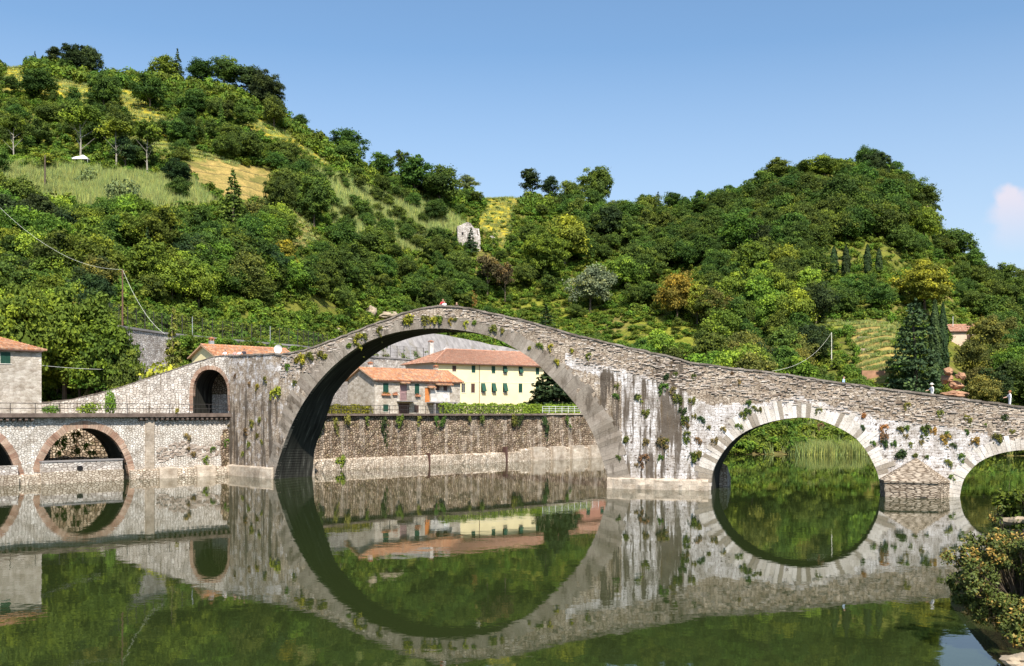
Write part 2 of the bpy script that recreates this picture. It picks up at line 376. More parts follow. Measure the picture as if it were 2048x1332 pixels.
def quads_mesh(name, cen, nrm, size, tone, mat, aspect=1.6):
    """many leaf-shaped faces (diamonds) with centres, normals, sizes"""
    n = len(cen); nrm = nrm / (np.linalg.norm(nrm, axis=1, keepdims=True) + 1e-9)
    a = rng.normal(size=(n, 3)); t1 = np.cross(nrm, a); t1 /= (np.linalg.norm(t1, axis=1, keepdims=True) + 1e-9); t2 = np.cross(nrm, t1)
    s = size[:, None]
    v = np.stack([cen - t1 * s * aspect * .5, cen - t2 * s * .5 + t1 * s * .1, cen + t1 * s * aspect * .5, cen + t2 * s * .5 + t1 * s * .1], axis=1).reshape(-1, 3)
    me = bpy.data.meshes.new(name); me.vertices.add(4 * n); me.vertices.foreach_set('co', v.astype(np.float32).ravel())
    me.loops.add(4 * n); me.loops.foreach_set('vertex_index', np.arange(4 * n, dtype=np.int32))
    me.polygons.add(n); me.polygons.foreach_set('loop_start', np.arange(0, 4 * n, 4, dtype=np.int32))
    me.materials.append(mat); me.update(calc_edges=True)
    at = me.attributes.new('tone', 'FLOAT', 'FACE'); at.data.foreach_set('value', tone.astype(np.float32))
    return me
def unit(n):
    v = rng.normal(size=(n, 3)); return v / np.linalg.norm(v, axis=1, keepdims=True)

def crown_mesh(name, H=10.0, Wd=8.0, base=.18, nclump=46, per=95, leaf=.34, kind='round', clump_r=.16, mat=None):
    """crown of leaf clumps through an uneven volume; total height H, width Wd"""
    mat = mat or M['leaf']; C = []; N = []; S = []; T = []
    zc = H * (base + 1) / 2; rz = H * (1 - base) / 2
    ph = rng.uniform(0, 6.28, 4)
    for i in range(nclump):
        d = unit(1)[0]
        if d[2] < -.75: d[2] *= -.5
        az = math.atan2(d[1], d[0]); wob = 1 + .17 * math.sin(2 * az + ph[0]) + .12 * math.sin(3 * az + ph[1] + 2 * d[2])
        rad = rng.uniform(.4, 1.0) ** .5 * rng.choice([1, 1, 1, 1.16])
        if kind == 'tall': prof = .85 + .15 * math.cos(d[2] * 2)
        else: prof = 1
        c = np.array([d[0] * Wd / 2 * .80 * wob * prof, d[1] * Wd / 2 * .80 * wob * prof, d[2] * rz * .84]) * rad
        c[2] += zc
        if kind == 'umbrella': c[2] = H * (.78 + .16 * (1 - (c[0] ** 2 + c[1] ** 2) / (Wd / 2) ** 2)) + rng.uniform(-.4, .3)
        r = clump_r * Wd * rng.uniform(.5, 1.3); tn = rng.uniform(.15, .85)
        m = int(per * rng.uniform(.7, 1.3))
        u = unit(m); u[:, 2] = np.where(u[:, 2] < -.45, -u[:, 2] * .7, u[:, 2])
        rr = r * np.where(rng.uniform(size=(m, 1)) < .14, rng.uniform(1.1, 1.6, (m, 1)), rng.uniform(.6, 1.12, (m, 1))) ; p = c + u * rr * np.array([1, 1, .85])
        C.append(p); N.append(u + rng.normal(size=(m, 3)) * .6 + np.array([0, -.0, .2])); S.append(leaf * rng.uniform(.6, 1.35, m)); T.append(np.clip(tn + rng.normal(size=m) * .13, 0, 1))
    # inner fill so that the crown is not hollow
    m = int(nclump * per * .12); u = unit(m); p = u * np.array([Wd / 2 * .55, Wd / 2 * .55, rz * .6]) * rng.uniform(.3, 1, (m, 1)) + np.array([0, 0, zc if kind != 'umbrella' else H * .86])
    if kind == 'umbrella': p[:, 2] = H * .86 + u[:, 2] * .5
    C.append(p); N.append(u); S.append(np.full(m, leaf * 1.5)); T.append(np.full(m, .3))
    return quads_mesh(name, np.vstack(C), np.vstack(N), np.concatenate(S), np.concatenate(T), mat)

def conifer_mesh(name, H=12.0, Wd=6.0, tiers=14, leaf=.3, base=.08, per=260, droop=.25, power=.9):
    C = []; N = []; S = []; T = []
    for i in range(tiers):
        f = i / (tiers - 1); z = H * (base + (1 - base) * f); r = Wd / 2 * ((1 - f) ** power) * rng.uniform(.85, 1.1) + .12
        nb = max(4, int(9 * (1 - f) + 4)); m = max(8, int(per * (r / (Wd / 2)) ** 1.2) // nb + 3)
        for b in range(nb):
            az = rng.uniform(0, 6.28); L = r * rng.uniform(.75, 1.12); tn = rng.uniform(.2, .8)
            q = rng.uniform(.15, 1, m) ** .7 * L; w = .16 * L * (1.1 - q / L * .6) + .1
            side = rng.normal(size=m) * w
            x = np.cos(az) * q - np.sin(az) * side; y = np.sin(az) * q + np.cos(az) * side
            zz = z - droop * q * (q / max(L, .1)) + rng.normal(size=m) * .012 * H + .1 * q
            C.append(np.stack([x, y, zz], 1)); N.append(rng.normal(size=(m, 3)) * .75 + np.array([math.cos(az) * .6, math.sin(az) * .6, .45])); S.append(leaf * rng.uniform(.7, 1.3, m)); T.append(np.clip(tn + rng.normal(size=m) * .12, 0, 1))
    return quads_mesh(name, np.vstack(C), np.vstack(N), np.concatenate(S), np.concatenate(T), M['needle'])

def column_mesh(name, H=14.0, Wd=2.0, n=3600, leaf=.28):
    f = rng.uniform(0, 1, n); z = H * (.04 + .96 * f); prof = np.clip(np.minimum(1, f * 8), 0, 1) * np.clip((1 - f) * 2.2, 0, 1) ** .6
    az = rng.uniform(0, 6.28, n); wob = 1 + .15 * np.sin(az * 3 + z * .9) + .1 * np.sin(z * 2.3)
    r = Wd / 2 * prof * wob * rng.uniform(.7, 1.08, n)
    p = np.stack([np.cos(az) * r, np.sin(az) * r, z], 1)
    nn = np.stack([np.cos(az), np.sin(az), np.full(n, .3)], 1) + rng.normal(size=(n, 3)) * .4
    return quads_mesh(name, p, nn, leaf * rng.uniform(.7, 1.3, n), np.clip(.45 + .2 * np.sin(az * 5 + z) + rng.normal(size=n) * .12, 0, 1), M['needle'], 2.2)

def bush_mesh(name, Wd=2.0, H=1.5, n=420, leaf=.16, nc=7):
    C = []; N = []; S = []; T = []
    for i in range(nc):
        c = np.array([rng.uniform(-.32, .32) * Wd, rng.uniform(-.32, .32) * Wd, rng.uniform(.25, .7) * H]); r = rng.uniform(.22, .36) * Wd; tn = rng.uniform(.2, .8); m = n // nc
        u = unit(m); p = c + u * r * rng.uniform(.6, 1.1, (m, 1)) * np.array([1, 1, .8 * H / Wd + .2]); p[:, 2] = np.maximum(p[:, 2], .02)
        C.append(p); N.append(u + rng.normal(size=(m, 3)) * .5 + np.array([0, 0, .4])); S.append(leaf * rng.uniform(.6, 1.4, m)); T.append(np.clip(tn + rng.normal(size=m) * .15, 0, 1))
    return quads_mesh(name, np.vstack(C), np.vstack(N), np.concatenate(S), np.concatenate(T), M['leaf'])
def tuft_mesh(name, n=46, h=1.1, w=.7, leaf=.05):
    """grass or reed blades: long thin upright faces"""
    me_c = rng.normal(size=(n, 2)) * w * .35; ln = h * rng.uniform(.5, 1.1, n); tilt = rng.normal(size=(n, 2)) * .28; az = rng.uniform(0, 6.28, n)
    V = []; Fc = []
    for i in range(n):
        x, y = me_c[i]; dx, dy = math.cos(az[i]) * leaf * h, math.sin(az[i]) * leaf * h; k = len(V)
        V += [(x - dx, y - dy, 0), (x + dx, y + dy, 0), (x + tilt[i][0] * ln[i], y + tilt[i][1] * ln[i], ln[i])]; Fc.append((k, k + 1, k + 2))
    me = bpy.data.meshes.new(name); me.from_pydata(V, [], Fc); me.materials.append(M['leaf']); me.update()
    at = me.attributes.new('tone', 'FLOAT', 'FACE'); at.data.foreach_set('value', rng.uniform(.3, .9, n).astype(np.float32)); return me

def trunk_mesh(name, H, Wd, r0, mat, limbs=6, start=.22, top=.8, spread=.6, lean=.03):
    b = MB(); pts = []; n = 7; ph = random.uniform(0, 6)
    for i in range(n):
        f = i / (n - 1); pts.append(Vector((math.sin(f * 3 + ph) * lean * H * f, math.cos(f * 2.5 + ph) * lean * H * f, -.4 + (H * top + .4) * f)))
    b.tube(pts, [r0 * (1.25 if i == 0 else 1) * (1 - .78 * i / (n - 1)) for i in range(n)], 7)
    for k in range(limbs):
        f = start + (top - start) * .8 * (k + .5) / limbs; p0 = pts[min(n - 1, int(f / top * (n - 1)))]
        p0 = Vector((p0.x, p0.y, H * f)); az = k * 2.4 + ph; L = Wd / 2 * spread * random.uniform(.8, 1.1) * (1 - f * .3)
        q = [p0, p0 + Vector((math.cos(az) * L * .45, math.sin(az) * L * .45, L * .42)), p0 + Vector((math.cos(az) * L, math.sin(az) * L, L * .95))]
        b.tube(q, [r0 * .42, r0 * .27, r0 * .1], 5, caps=False)
    o = b.build(name, mat); me = o.data; bpy.data.objects.remove(o); return me

VAR = {}
def variant(key, crown, trunk, H, Wd): VAR[key] = (crown, trunk, H, Wd)
for i in range(5):
    variant('broad%d' % i, crown_mesh('crown', 10, 8.5 + .4 * i, .12, 54 + 3 * i, 115, .28, 'round', .13), trunk_mesh('trunk', 10, 8.5, .24, M['bark']), 10, 8.9)
for i in range(3):
    variant('tall%d' % i, crown_mesh('crown', 12, 6.6 + .5 * i, .16, 46, 95, .30, 'tall', .15), trunk_mesh('trunk', 12, 6.6, .22, M['bark']), 12, 7)
for i in range(2):
    variant('big%d' % i, crown_mesh('crown', 12, 11 + i, .10, 120, 150, .25, 'round', .09), trunk_mesh('trunk', 12, 11, .32, M['bark']), 12, 11.5)
variant('bare0', crown_mesh('crown', 13, 7, .56, 34, 80, .30, 'round', .13), trunk_mesh('trunk', 13, 7, .2, M['palebark'], 8, .2, .85, .8), 13, 7)
variant('umbrella0', crown_mesh('crown', 10, 9, .7, 60, 90, .26, 'umbrella', .09, M['needle']), trunk_mesh('trunk', 10, 9, .22, M['bark'], 7, .5, .85, .8), 10, 9)
variant('sparse0', crown_mesh('crown', 8, 6, .3, 22, 60, .26, 'round', .12), trunk_mesh('trunk', 8, 6, .16, M['bark'], 7, .25, .9, .8), 8, 6)
variant('fir0', conifer_mesh('crown', 12, 6, 15, .30), trunk_mesh('trunk', 12, 1, .2, M['bark'], 0, top=.95), 12, 6)
variant('fir1', conifer_mesh('crown', 12, 5, 13, .32, per=200, droop=.35), trunk_mesh('trunk', 12, 1, .2, M['bark'], 0, top=.95), 12, 5)
variant('cedar0', conifer_mesh('crown', 16, 9, 17, .32, .06, 520, -.02, .62), trunk_mesh('trunk', 16, 1, .35, M['bark'], 0, top=.93), 16, 9)
variant('cedar1', conifer_mesh('crown', 14, 9, 26, .36, .03, 560, .12, .75), trunk_mesh('trunk', 14, 1, .3, M['bark'], 0, top=.93), 14, 9)
variant('cypress0', column_mesh('crown', 14, 2.6), trunk_mesh('trunk', 14, 1, .16, M['bark'], 0, top=.6), 14, 2.6)
variant('shrub0', bush_mesh('crown', 3.2, 2.4, 900, .2, 10), trunk_mesh('trunk', 2.2, 2, .06, M['bark'], 4, .1, .7, .8), 2.4, 3.2)
variant('shrub1', bush_mesh('crown', 3.0, 2.0, 900, .17, 9), trunk_mesh('trunk', 1.8, 2, .06, M['bark'], 4, .1, .7, .8), 2.0, 3.0)

GREENS = {'mid': (.118, .180, .024), 'dark': (.080, .128, .024), 'bright': (.185, .255, .034), 'yellow': (.30, .29, .035), 'olive': (.165, .17, .04), 'lime': (.27, .30, .04),
          'grey': (.18, .22, .09), 'silver': (.30, .33, .19), 'deep': (.038, .066, .022), 'blue': (.050, .086, .036), 'brown': (.20, .14, .07), 'rust': (.34, .20, .06), 'gold': (.34, .31, .045), 'blackgreen': (.026, .044, .016)}
tree_count = 0
def tree(kind, col, x, y, z, H, label, name='tree', cat='tree', group=None, W=None, rz=None):
    global tree_count; tree_count += 1
    cr, tk, h0, w0 = VAR[kind]; s = H / h0; sw = (W / w0) if W else s
    t = thing(name, label, cat, (x, y, z - .1), random.uniform(0, 6.28) if rz is None else rz, group)
    t.scale = (sw, sw, s)
    c = bpy.data.objects.new('crown' if cat == 'tree' else 'foliage', cr); COL.objects.link(c); c.parent = t
    g = GREENS[col]; j = random.uniform(.9, 1.1); c.color = (g[0] * j, g[1] * j, g[2] * j, 1)
    k = bpy.data.objects.new('trunk' if cat == 'tree' else 'stem', tk); COL.objects.link(k); k.parent = t
    return t

# ------------------------------------------------------------------ terrain
RID = [(-1400, 150, 330), (-400, 130, 320), (0, 138, 300), (60, 134, 300), (120, 138, 300), (200, 158, 300), (300, 166, 300), (400, 172, 300), (480, 190, 300), (540, 225, 300), (580, 252, 300), (660, 302, 302), (720, 340, 305),
       (780, 362, 310), (850, 382, 318), (920, 398, 325), (960, 399, 328), (1020, 396, 330), (1090, 402, 335), (1160, 415, 345), (1240, 425, 355), (1310, 428, 362), (1400, 412, 372), (1460, 398, 378),
       (1520, 372, 384), (1580, 348, 388), (1640, 336, 392), (1720, 334, 396), (1775, 340, 398), (1815, 385, 400), (1850, 420, 400), (1872, 470, 402), (1900, 500, 405), (1950, 545, 412), (2000, 570, 420), (2048, 580, 430), (2300, 610, 450), (3400, 640, 450)]
FOOT = [(-1400, 118, 7), (-400, 122, 7), (150, 128, 7), (235, 137, 18), (330, 148.5, 18), (450, 160, 18), (600, 175, 18), (750, 208, 18), (1000, 238, 18), (1100, 228, 14), (1200, 210, 7), (1300, 188, 3), (1420, 172, 1), (1700, 170, .8), (2048, 165, .8), (3400, 160, .8)]
def rid(px):
    a = [r[0] for r in RID]; py = np.interp(px, a, [r[1] for r in RID]); d = np.interp(px, a, [r[2] for r in RID]); return d, EYE + (HY - py) / F * d
def foot(px):
    a = [r[0] for r in FOOT]; return np.interp(px, a, [r[1] for r in FOOT]), np.interp(px, a, [r[2] for r in FOOT])
def bank_d(px): return 14000.0 / (145 - .0473 * min(px, 1500))
def tz(px, d):
    D, Z = rid(px); d0, z0 = foot(px); x = (px - CX) / F * d
    if d >= d0:
        t = (d - d0) / (D - d0)
        if t <= 1:
            w = min(1, t * 8) * min(1, (1 - t) * 6)
            n = noise.noise(Vector((x * .03, d * .03, 1.5))) * (3.2 if px < 1200 else 3.2 + min(3.5, (px - 1200) / 60)) + noise.noise(Vector((x * .09, d * .09, 7))) * 1.1
            return z0 + (Z - z0) * t + n * w
        return Z - (t - 1) * (D - d0) * .25 if t < 2.2 else max(5.0, Z - 1.2 * (D - d0) * .25 - (t - 2.2) * 30)
    if px < 1230:
        if z0 > 8 and d > d0 - 9: return z0
        return 6.9
    k = min(1, (px - 1230) / 60); return (1 - k) * 6.9 + k * max(-3.0, z0 - (d0 - d) * .45)
def ground_at(px, py):
    """pixel -> terrain point (the first hit along the view ray)"""
    d0, z0 = foot(px); D, Z = rid(px); lo = d0
    if HY - (z0 - EYE) * F / d0 <= py: return P(px, py, d0).x, d0, z0
    n = 70
    for i in range(1, n + 1):
        d = d0 + (D - d0) * i / n
        if HY - (tz(px, d) - EYE) * F / d <= py: return (px - CX) / F * d, d, tz(px, d)
    return (px - CX) / F * D, D, tz(px, D)

ZONES = [  # open ground seen in the photo: (outline in photo pixels, ground colour, tree density, tuft kind)
    ([(0, 125), (70, 138), (180, 168), (190, 215), (95, 200), (0, 175)], 'yellow', .12, 'grass'),
    ([(235, 152), (275, 155), (280, 195), (345, 250), (340, 275), (250, 240), (238, 200)], 'yellow', .03, 'grass'),
    ([(372, 322), (470, 318), (545, 345), (545, 402), (470, 400), (385, 365)], 'straw', .0, 'none'),
    ([(240, 265), (330, 262), (345, 290), (500, 335), (400, 325), (250, 300)], 'green', .2, 'grass'),
    ([(0, 338), (150, 345), (380, 368), (430, 415), (210, 430), (120, 400), (0, 400)], 'reed', .12, 'reed'),
    ([(480, 245), (545, 240), (600, 280), (690, 330), (640, 330), (560, 290)], 'yellow', .15, 'grass'),
    ([(560, 330), (700, 360), (760, 370), (860, 400), (960, 480), (900, 470), (860, 520), (760, 480), (680, 470), (640, 400)], 'green', 1.0, 'reed'),
    ([(520, 400), (600, 420), (640, 480), (600, 500), (520, 450)], 'straw', .2, 'grass'),
    ([(962, 383), (1112, 392), (1085, 412), (1030, 420), (1015, 500), (960, 470)], 'yellow', .02, 'grass'),
    ([(960, 608), (1090, 600), (1240, 632), (1395, 655), (1425, 745), (1250, 700), (1100, 660)], 'vine', .08, 'vine'),
    ([(1700, 645), (1795, 645), (1790, 760), (1715, 760)], 'straw', .0, 'grass'),
    ([(1640, 640), (1705, 640), (1705, 665), (1650, 670)], 'green', .05, 'grass'),
]
GC = {'yellow': (.42, .36, .045), 'straw': (.36, .28, .11), 'green': (.21, .24, .05), 'reed': (.22, .26, .09), 'vine': (.19, .21, .035), 'wood': (.15, .165, .035), 'earth': (.20, .15, .09)}
def inside(poly, x, y):
    c = False; j = len(poly) - 1
    for i in range(len(poly)):
        xi, yi = poly[i]; xj, yj = poly[j]
        if (yi > y) != (yj > y) and x < (xj - xi) * (y - yi) / (yj - yi) + xi: c = not c
        j = i
    return c
def zone(px, py):
    q = Vector((px * .025, py * .035, 3)); q2 = q * 3.1
    px += 16 * noise.noise(q) + 9 * noise.noise(q2); py += 12 * noise.noise(q + Vector((9, 0, 6))) + 8 * noise.noise(q2 + Vector((9, 0, 6)))
    for z in ZONES:
        if inside(z[0], px, py): return z
    return None

def ground_mat():
    t = NT('hillside_ground'); a = t.t.nodes.new('ShaderNodeVertexColor'); a.layer_name = 'Col'
    o = t.obj(); n1 = t.noise(o, .35, 6, .7); n2 = t.noise(o, 2.2, 5, .7)
    c = t.mix(1.0, a.outputs[0], t.ramp(n1, [(.3, (.55, .62, .5)), (.7, (1.35, 1.2, 1.0))]), 'MULTIPLY')
    c = t.mix(1.0, c, t.ramp(n2, [(.3, .6), (.7, 1.3)]), 'MULTIPLY')
    n3 = t.noise(o, .06, 5, .7); c = t.mix(t.step(n3, .5, .68), c, t.mix(.6, c, (.24, .17, .07)))
    n4 = t.noise(o, .11, 4, .65); c = t.mix(t.math('MULTIPLY', t.step(n4, .52, .62), .6), c, (.07, .10, .022))
    zz_ = t.n('ShaderNodeSeparateXYZ', Vector=o).outputs[2]; fr = t.math('FRACT', t.math('ADD', t.math('DIVIDE', zz_, 3.1), t.math('MULTIPLY', n3, 1.5)))
    c = t.mix(t.math('MULTIPLY', t.step(fr, .86, .93), .6), c, (.09, .075, .035))
    t.bump(n2, .8, .4); return t.done(c, .95, Specular_IOR_Level=.1)
M['ground'] = ground_mat()

def build_terrain():
    pxs = list(np.arange(-1400, -200, 60)) + list(np.arange(-200, 2300, 9)) + list(np.arange(2300, 3400, 60)); V = []; Cc = []; rows = None
    for px in pxs:
        px = float(px); d0, z0 = foot(px); D, Z = rid(px); bd = bank_d(px)
        start = bd + (8.5 if px < 455 else 0.8) if px < 1230 else d0 - 9
        ds = [start + (d0 - 9.05 - start) * f for f in (0, .33, .66, 1)] if px < 1230 else [d0 - 9 + 2 * k * .5 for k in range(4)]
        ds += [d0 - 9 + .05 + 8.95 * f for f in (0, .3, .6, 1)] + [d0 + (D - d0) * (k / 150) for k in range(1, 151)] + [D + (D - d0) * f for f in (.2, .5, 1.0, 1.6, 4, 9)]
        rows = len(ds)
        for i, d in enumerate(ds):
            z = tz(px, d); V.append(((px - CX) / F * d, d, z))
            if d0 <= d <= D:
                cs_ = [GC[(lambda q: q[1] if q else 'wood')(zone(px + a_, HY - (z - EYE) * F / d + b_))] for a_, b_ in ((0, 0), (7, 0), (-7, 0), (0, 5), (0, -5))]
                Cc.append((*[sum(q[i_] for q in cs_) / 5 for i_ in range(3)], 1))
            else: Cc.append((*GC['earth' if i < 8 else 'wood'], 1))
    n = len(pxs); Fc = [(c * rows + r, (c + 1) * rows + r, (c + 1) * rows + r + 1, c * rows + r + 1) for c in range(n - 1) for r in range(rows - 1)]
    o = grid_object('hillside_terrain', V, None, Fc, M['ground'], colattr=Cc, smooth=True); structure(o)
build_terrain()

# river and river bed
def water_mat():
    t = NT('river_water'); o = t.n('ShaderNodeNewGeometry').outputs['Position']
    m1 = t.n('ShaderNodeMapping', Vector=o); m1.inputs['Scale'].default_value = (1, 1, 1)
    a = t.noise(m1.outputs[0], .55, 3, .55); b = t.noise(m1.outputs[0], 2.6, 3, .55); c = t.noise(m1.outputs[0], .07, 2, .5)
    h = t.math('ADD', t.math('MULTIPLY', a, 1.0), t.math('MULTIPLY', b, .16))
    h = t.math('MULTIPLY', h, t.ramp(c, [(.35, .35), (.65, 1.0)]))
    t.bump(h, .28, .022)
    t.b.inputs['IOR'].default_value = 1.38
    return t.done((.020, .029, .008), .015, Specular_IOR_Level=.5, Specular_Tint=(1, 1, .86, 1))
M['water'] = water_mat()
b = MB(); b.face([(-900, -200, 0), (1200, -200, 0), (1200, 900, 0), (-900, 900, 0)])
structure(b.build('river_water', M['water']))
b = MB(); b.face([(-4000, -3000, -3.2), (4000, -3000, -3.2), (4000, 5000, -3.2), (-4000, 5000, -3.2)])
structure(b.build('ground', simple('river_bed', (.08, .075, .04), .95, .3, .2)))
# ------------------------------------------------------------------ paths and walls along them
class Path:
    def __init__(s, pts, back=None):
        s.p = np.array([(a[0], a[1]) for a in pts], float)
        s.s = np.concatenate([[0], np.cumsum(np.linalg.norm(np.diff(s.p, axis=0), axis=1))])
        t = np.gradient(s.p, axis=0); t /= np.linalg.norm(t, axis=1, keepdims=True); s.n = np.stack([-t[:, 1], t[:, 0]], 1)
        s.flip = 1
        if (s.n[:, 1].mean()) < 0: s.n = -s.n; s.flip = -1
    def at(s, q, off=0, z=0):
        x = np.interp(q, s.s, s.p[:, 0]); y = np.interp(q, s.s, s.p[:, 1]); nx = np.interp(q, s.s, s.n[:, 0]); ny = np.interp(q, s.s, s.n[:, 1])
        return Vector((x + nx * off, y + ny * off, z))
class PxPath(Path):
    """a path known by photo column -> distance"""
    def __init__(s, dfun, px0, px1, step=5):
        s.px = np.arange(px0, px1 + step, step, dtype=float); s.d = np.array([dfun(p) for p in s.px])
        super().__init__([((p - CX) / F * d, d) for p, d in zip(s.px, s.d)])
    def S(s, px): return float(np.interp(px, s.px, s.s))
    def D(s, px): return float(np.interp(px, s.px, s.d))
    def Z(s, px, py): return EYE + (HY - py) / F * s.D(px)
    def sz(s, px, py): return s.S(px), s.Z(px, py)
def smooth_d(tab, w=30):
    a = [t[0] for t in tab]; b = [t[1] for t in tab]
    return lambda px: 14000.0 / (sum(np.interp(px + k * w / 4, a, b) for k in range(-4, 5)) / 9 - HY)
BR = PxPath(smooth_d([(-200, 944), (110, 945.7), (380, 947.6), (450, 948.7), (545, 957.6), (600, 960), (2400, 944.5 + .0258 * 2400)], 16), 40, 2330, 4)
BK = PxPath(lambda p: 14000.0 / (145 - .0473 * p), -420, 1420, 10)
TOP = [(40, 808), (110, 803), (150, 798), (230, 778), (300, 755), (330, 745), (360, 735), (400, 721), (425, 714), (445, 711.5), (500, 711), (560, 709), (600, 704), (640, 691), (700, 668), (760, 645), (800, 630), (850, 616.5), (875, 613),
       (900, 613), (930, 616), (980, 627), (1050, 642), (1100, 656), (1150, 671), (1233, 691), (1315, 709), (1401, 729), (1530, 745), (1600, 755), (1679, 766), (1776, 779), (1893, 795), (2048, 815), (2330, 850)]
A_MAIN = [(548, 957), (550, 948), (553, 936), (558.6, 917), (575, 870), (598, 821), (628, 775), (664, 735), (704, 702), (744, 680), (796, 664), (856, 657), (909, 659), (963, 668), (1003, 682), (1039, 702), (1069, 722), (1095, 748),
          (1125, 778), (1155, 814), (1181, 857), (1197, 895), (1208, 930), (1216, 958), (1219, 975)]
A_TWO = [(1422, 981), (1424, 950), (1434, 924), (1454, 894), (1480, 870), (1513, 853), (1553, 841), (1602.6, 835), (1645, 842), (1697, 866), (1724, 890), (1746, 925), (1758, 958), (1762, 992)]
A_THREE = [(1919, 997), (1924.5, 968), (1934, 949), (1956, 926), (1986, 911), (2024, 902), (2060, 900), (2100, 905), (2140, 925), (2162, 955), (2170, 1003)]
A_SMALL = [(386, 822), (386, 800), (386.5, 778), (390, 762), (398, 748), (408, 741), (420, 739), (432, 741), (443, 749), (451, 762), (455, 778), (455.5, 800), (455.5, 822)]
def catmull(pts, n=10):
    o = []; p = [np.array(a, float) for a in pts]
    for i in range(len(p) - 1):
        a, b, c, d = p[max(i - 1, 0)], p[i], p[i + 1], p[min(i + 2, len(p) - 1)]
        for k in range(n):
            t = k / n; o.append(.5 * ((2 * b) + (c - a) * t + (2 * a - 5 * b + 4 * c - d) * t * t + (3 * b - a - 3 * c + d) * t ** 3))
    o.append(p[-1]); return o
def resample(pts, step):
    p = np.array(pts); s = np.concatenate([[0], np.cumsum(np.linalg.norm(np.diff(p, axis=0), axis=1))]); n = max(2, int(round(s[-1] / step)) + 1); q = np.linspace(0, s[-1], n)
    return np.stack([np.interp(q, s, p[:, 0]), np.interp(q, s, p[:, 1])], 1)
ARCH = {k: resample([BR.sz(*p) for p in catmull(a, 8)], .3) for k, a in (('main', A_MAIN), ('two', A_TWO), ('three', A_THREE), ('small', A_SMALL))}

def wall_loft(name, path, cols, thick, mats, rows=24, parent=None, deck=None, masks=None, jit=.0, front=0.0):
    """cols: (s, zbot, ztop); front face rows, recessed walkway if deck, soffit. mats: face, soffit"""
    V = []; UV = []; Fc = []; W = []; St = []; MI = []
    prof_top = [(0, 0), (.42, 0), (.42, -deck), (thick - .42, -deck), (thick - .42, 0), (thick, 0)] if deck else [(0, 0), (thick, 0)]
    per = rows + len(prof_top) - 1 + rows
    for (s, zb, zt) in cols:
        j = jit * noise.noise(Vector((s * 1.7, 0, 5)))
        zt2 = zt + j
        k = []
        for r in range(rows): k.append((0, zb + (zt2 - zb) * r / rows))
        for o, dz in prof_top: k.append((o, max(zb, zt2 + dz)))
        for r in range(rows - 1, -1, -1): k.append((thick, zb + (zt2 - zb) * r / rows))
        per = len(k)
        for o, z in k:
            bulge = 0
            if o == 0: bulge = .05 * noise.noise(Vector((s * .5, z * .5, 2)))
            V.append(path.at(s, front + o + bulge, z)[:]); UV.append((s + o * .9, z + (o if 0 < o < thick else 0)))
            w, st = masks(s, z, zt) if masks else (0, 0); W.append(w); St.append(st)
    n = len(cols)
    for c in range(n - 1):
        same = abs(cols[c + 1][0] - cols[c][0]) < 1e-5
        for r in range(per):
            r2 = (r + 1) % per; closing = (r == per - 1)
            if same and not closing: continue
            Fc.append((c * per + r, (c + 1) * per + r, (c + 1) * per + r2, c * per + r2)); MI.append(1 if closing else 0)
    Fc.append(tuple(range(per - 1, -1, -1))); MI.append(0); Fc.append(tuple((n - 1) * per + i for i in range(per))); MI.append(0)
    o = grid_object(name, V, UV, Fc, mats[0], parent, {'white': W, 'streak': St})
    o.data.materials.append(mats[1]); o.data.polygons.foreach_set('material_index', MI)
    # unique UV for the soffit: along the curve
    uvl = o.data.uv_layers[0].data
    for p in o.data.polygons:
        if p.material_index == 1 and len(p.loop_indices) == 4:
            for li, (uu, vv) in zip(p.loop_indices, ((0, 0), (0, 0), (1, 1), (1, 1))): pass
            for li in p.loop_indices:
                co = Vector(V[o.data.loops[li].vertex_index]); a = path.at(uvl[li].uv[0], 0, co.z); off = (Vector((co.x, co.y)) - Vector((a.x, a.y))).length
                uvl[li].uv = (co.z + co.x * .3, off)
    return o

def cols_with_arches(path, s0, s1, top_fn, arches, zbase=-1.5, step=.22):
    """arches: list of resampled (s,z) intrados arrays"""
    segs = sorted([(a[0][0], a[-1][0], a) for a in arches], key=lambda t: t[0]); cols = []; s = s0
    for a0, a1, a in segs:
        while s < a0 - step * .5: cols.append((s, zbase, top_fn(s))); s += step
        cols.append((a0, zbase, top_fn(a0)))
        last = -1e9
        for q in a:
            ss = max(q[0], last + 1e-4); last = ss; cols.append((ss, q[1], top_fn(ss)))
        cols.append((last, zbase, top_fn(last))); s = last + step
    while s < s1: cols.append((s, zbase, top_fn(s))); s += step
    cols.append((s1, zbase, top_fn(s1))); return cols

def arch_ring(name, path, arc, thick_fn, mat, parent, w=.38, proud=.06, depth=.5, inset=0.0, gap=.012, tone=None, jt=.10):
    pts = resample(arc, w); b = MB(); n = len(pts); m = 0
    nr = []
    for i in range(n):
        t = pts[min(i + 1, n - 1)] - pts[max(i - 1, 0)]; t = t / (np.linalg.norm(t) + 1e-9); v = np.array([-t[1], t[0]]); nr.append(v)
    for i in range(n - 1):
        f = (i + .5) / (n - 1); T = thick_fn(f) * random.uniform(1 - jt, 1 + jt); pr = proud + random.uniform(-.02, .025)
        a, c = pts[i], pts[i + 1]; e = (c - a); L = np.linalg.norm(e); g = e / (L + 1e-9) * gap
        a2, c2 = a + g, c - g; a3 = a2 + nr[i] * T; c3 = c2 + nr[i + 1] * T
        q = [a2, c2, c3, a3]
        fr = [path.at(x[0], -pr, x[1]) for x in q]; bk = [path.at(x[0], depth, x[1]) for x in q]
        b.hexa([fr[0], fr[1], fr[2], fr[3], bk[0], bk[1], bk[2], bk[3]], col=(tone(f) if tone else random.random()))
    return b.build(name, mat, parent)

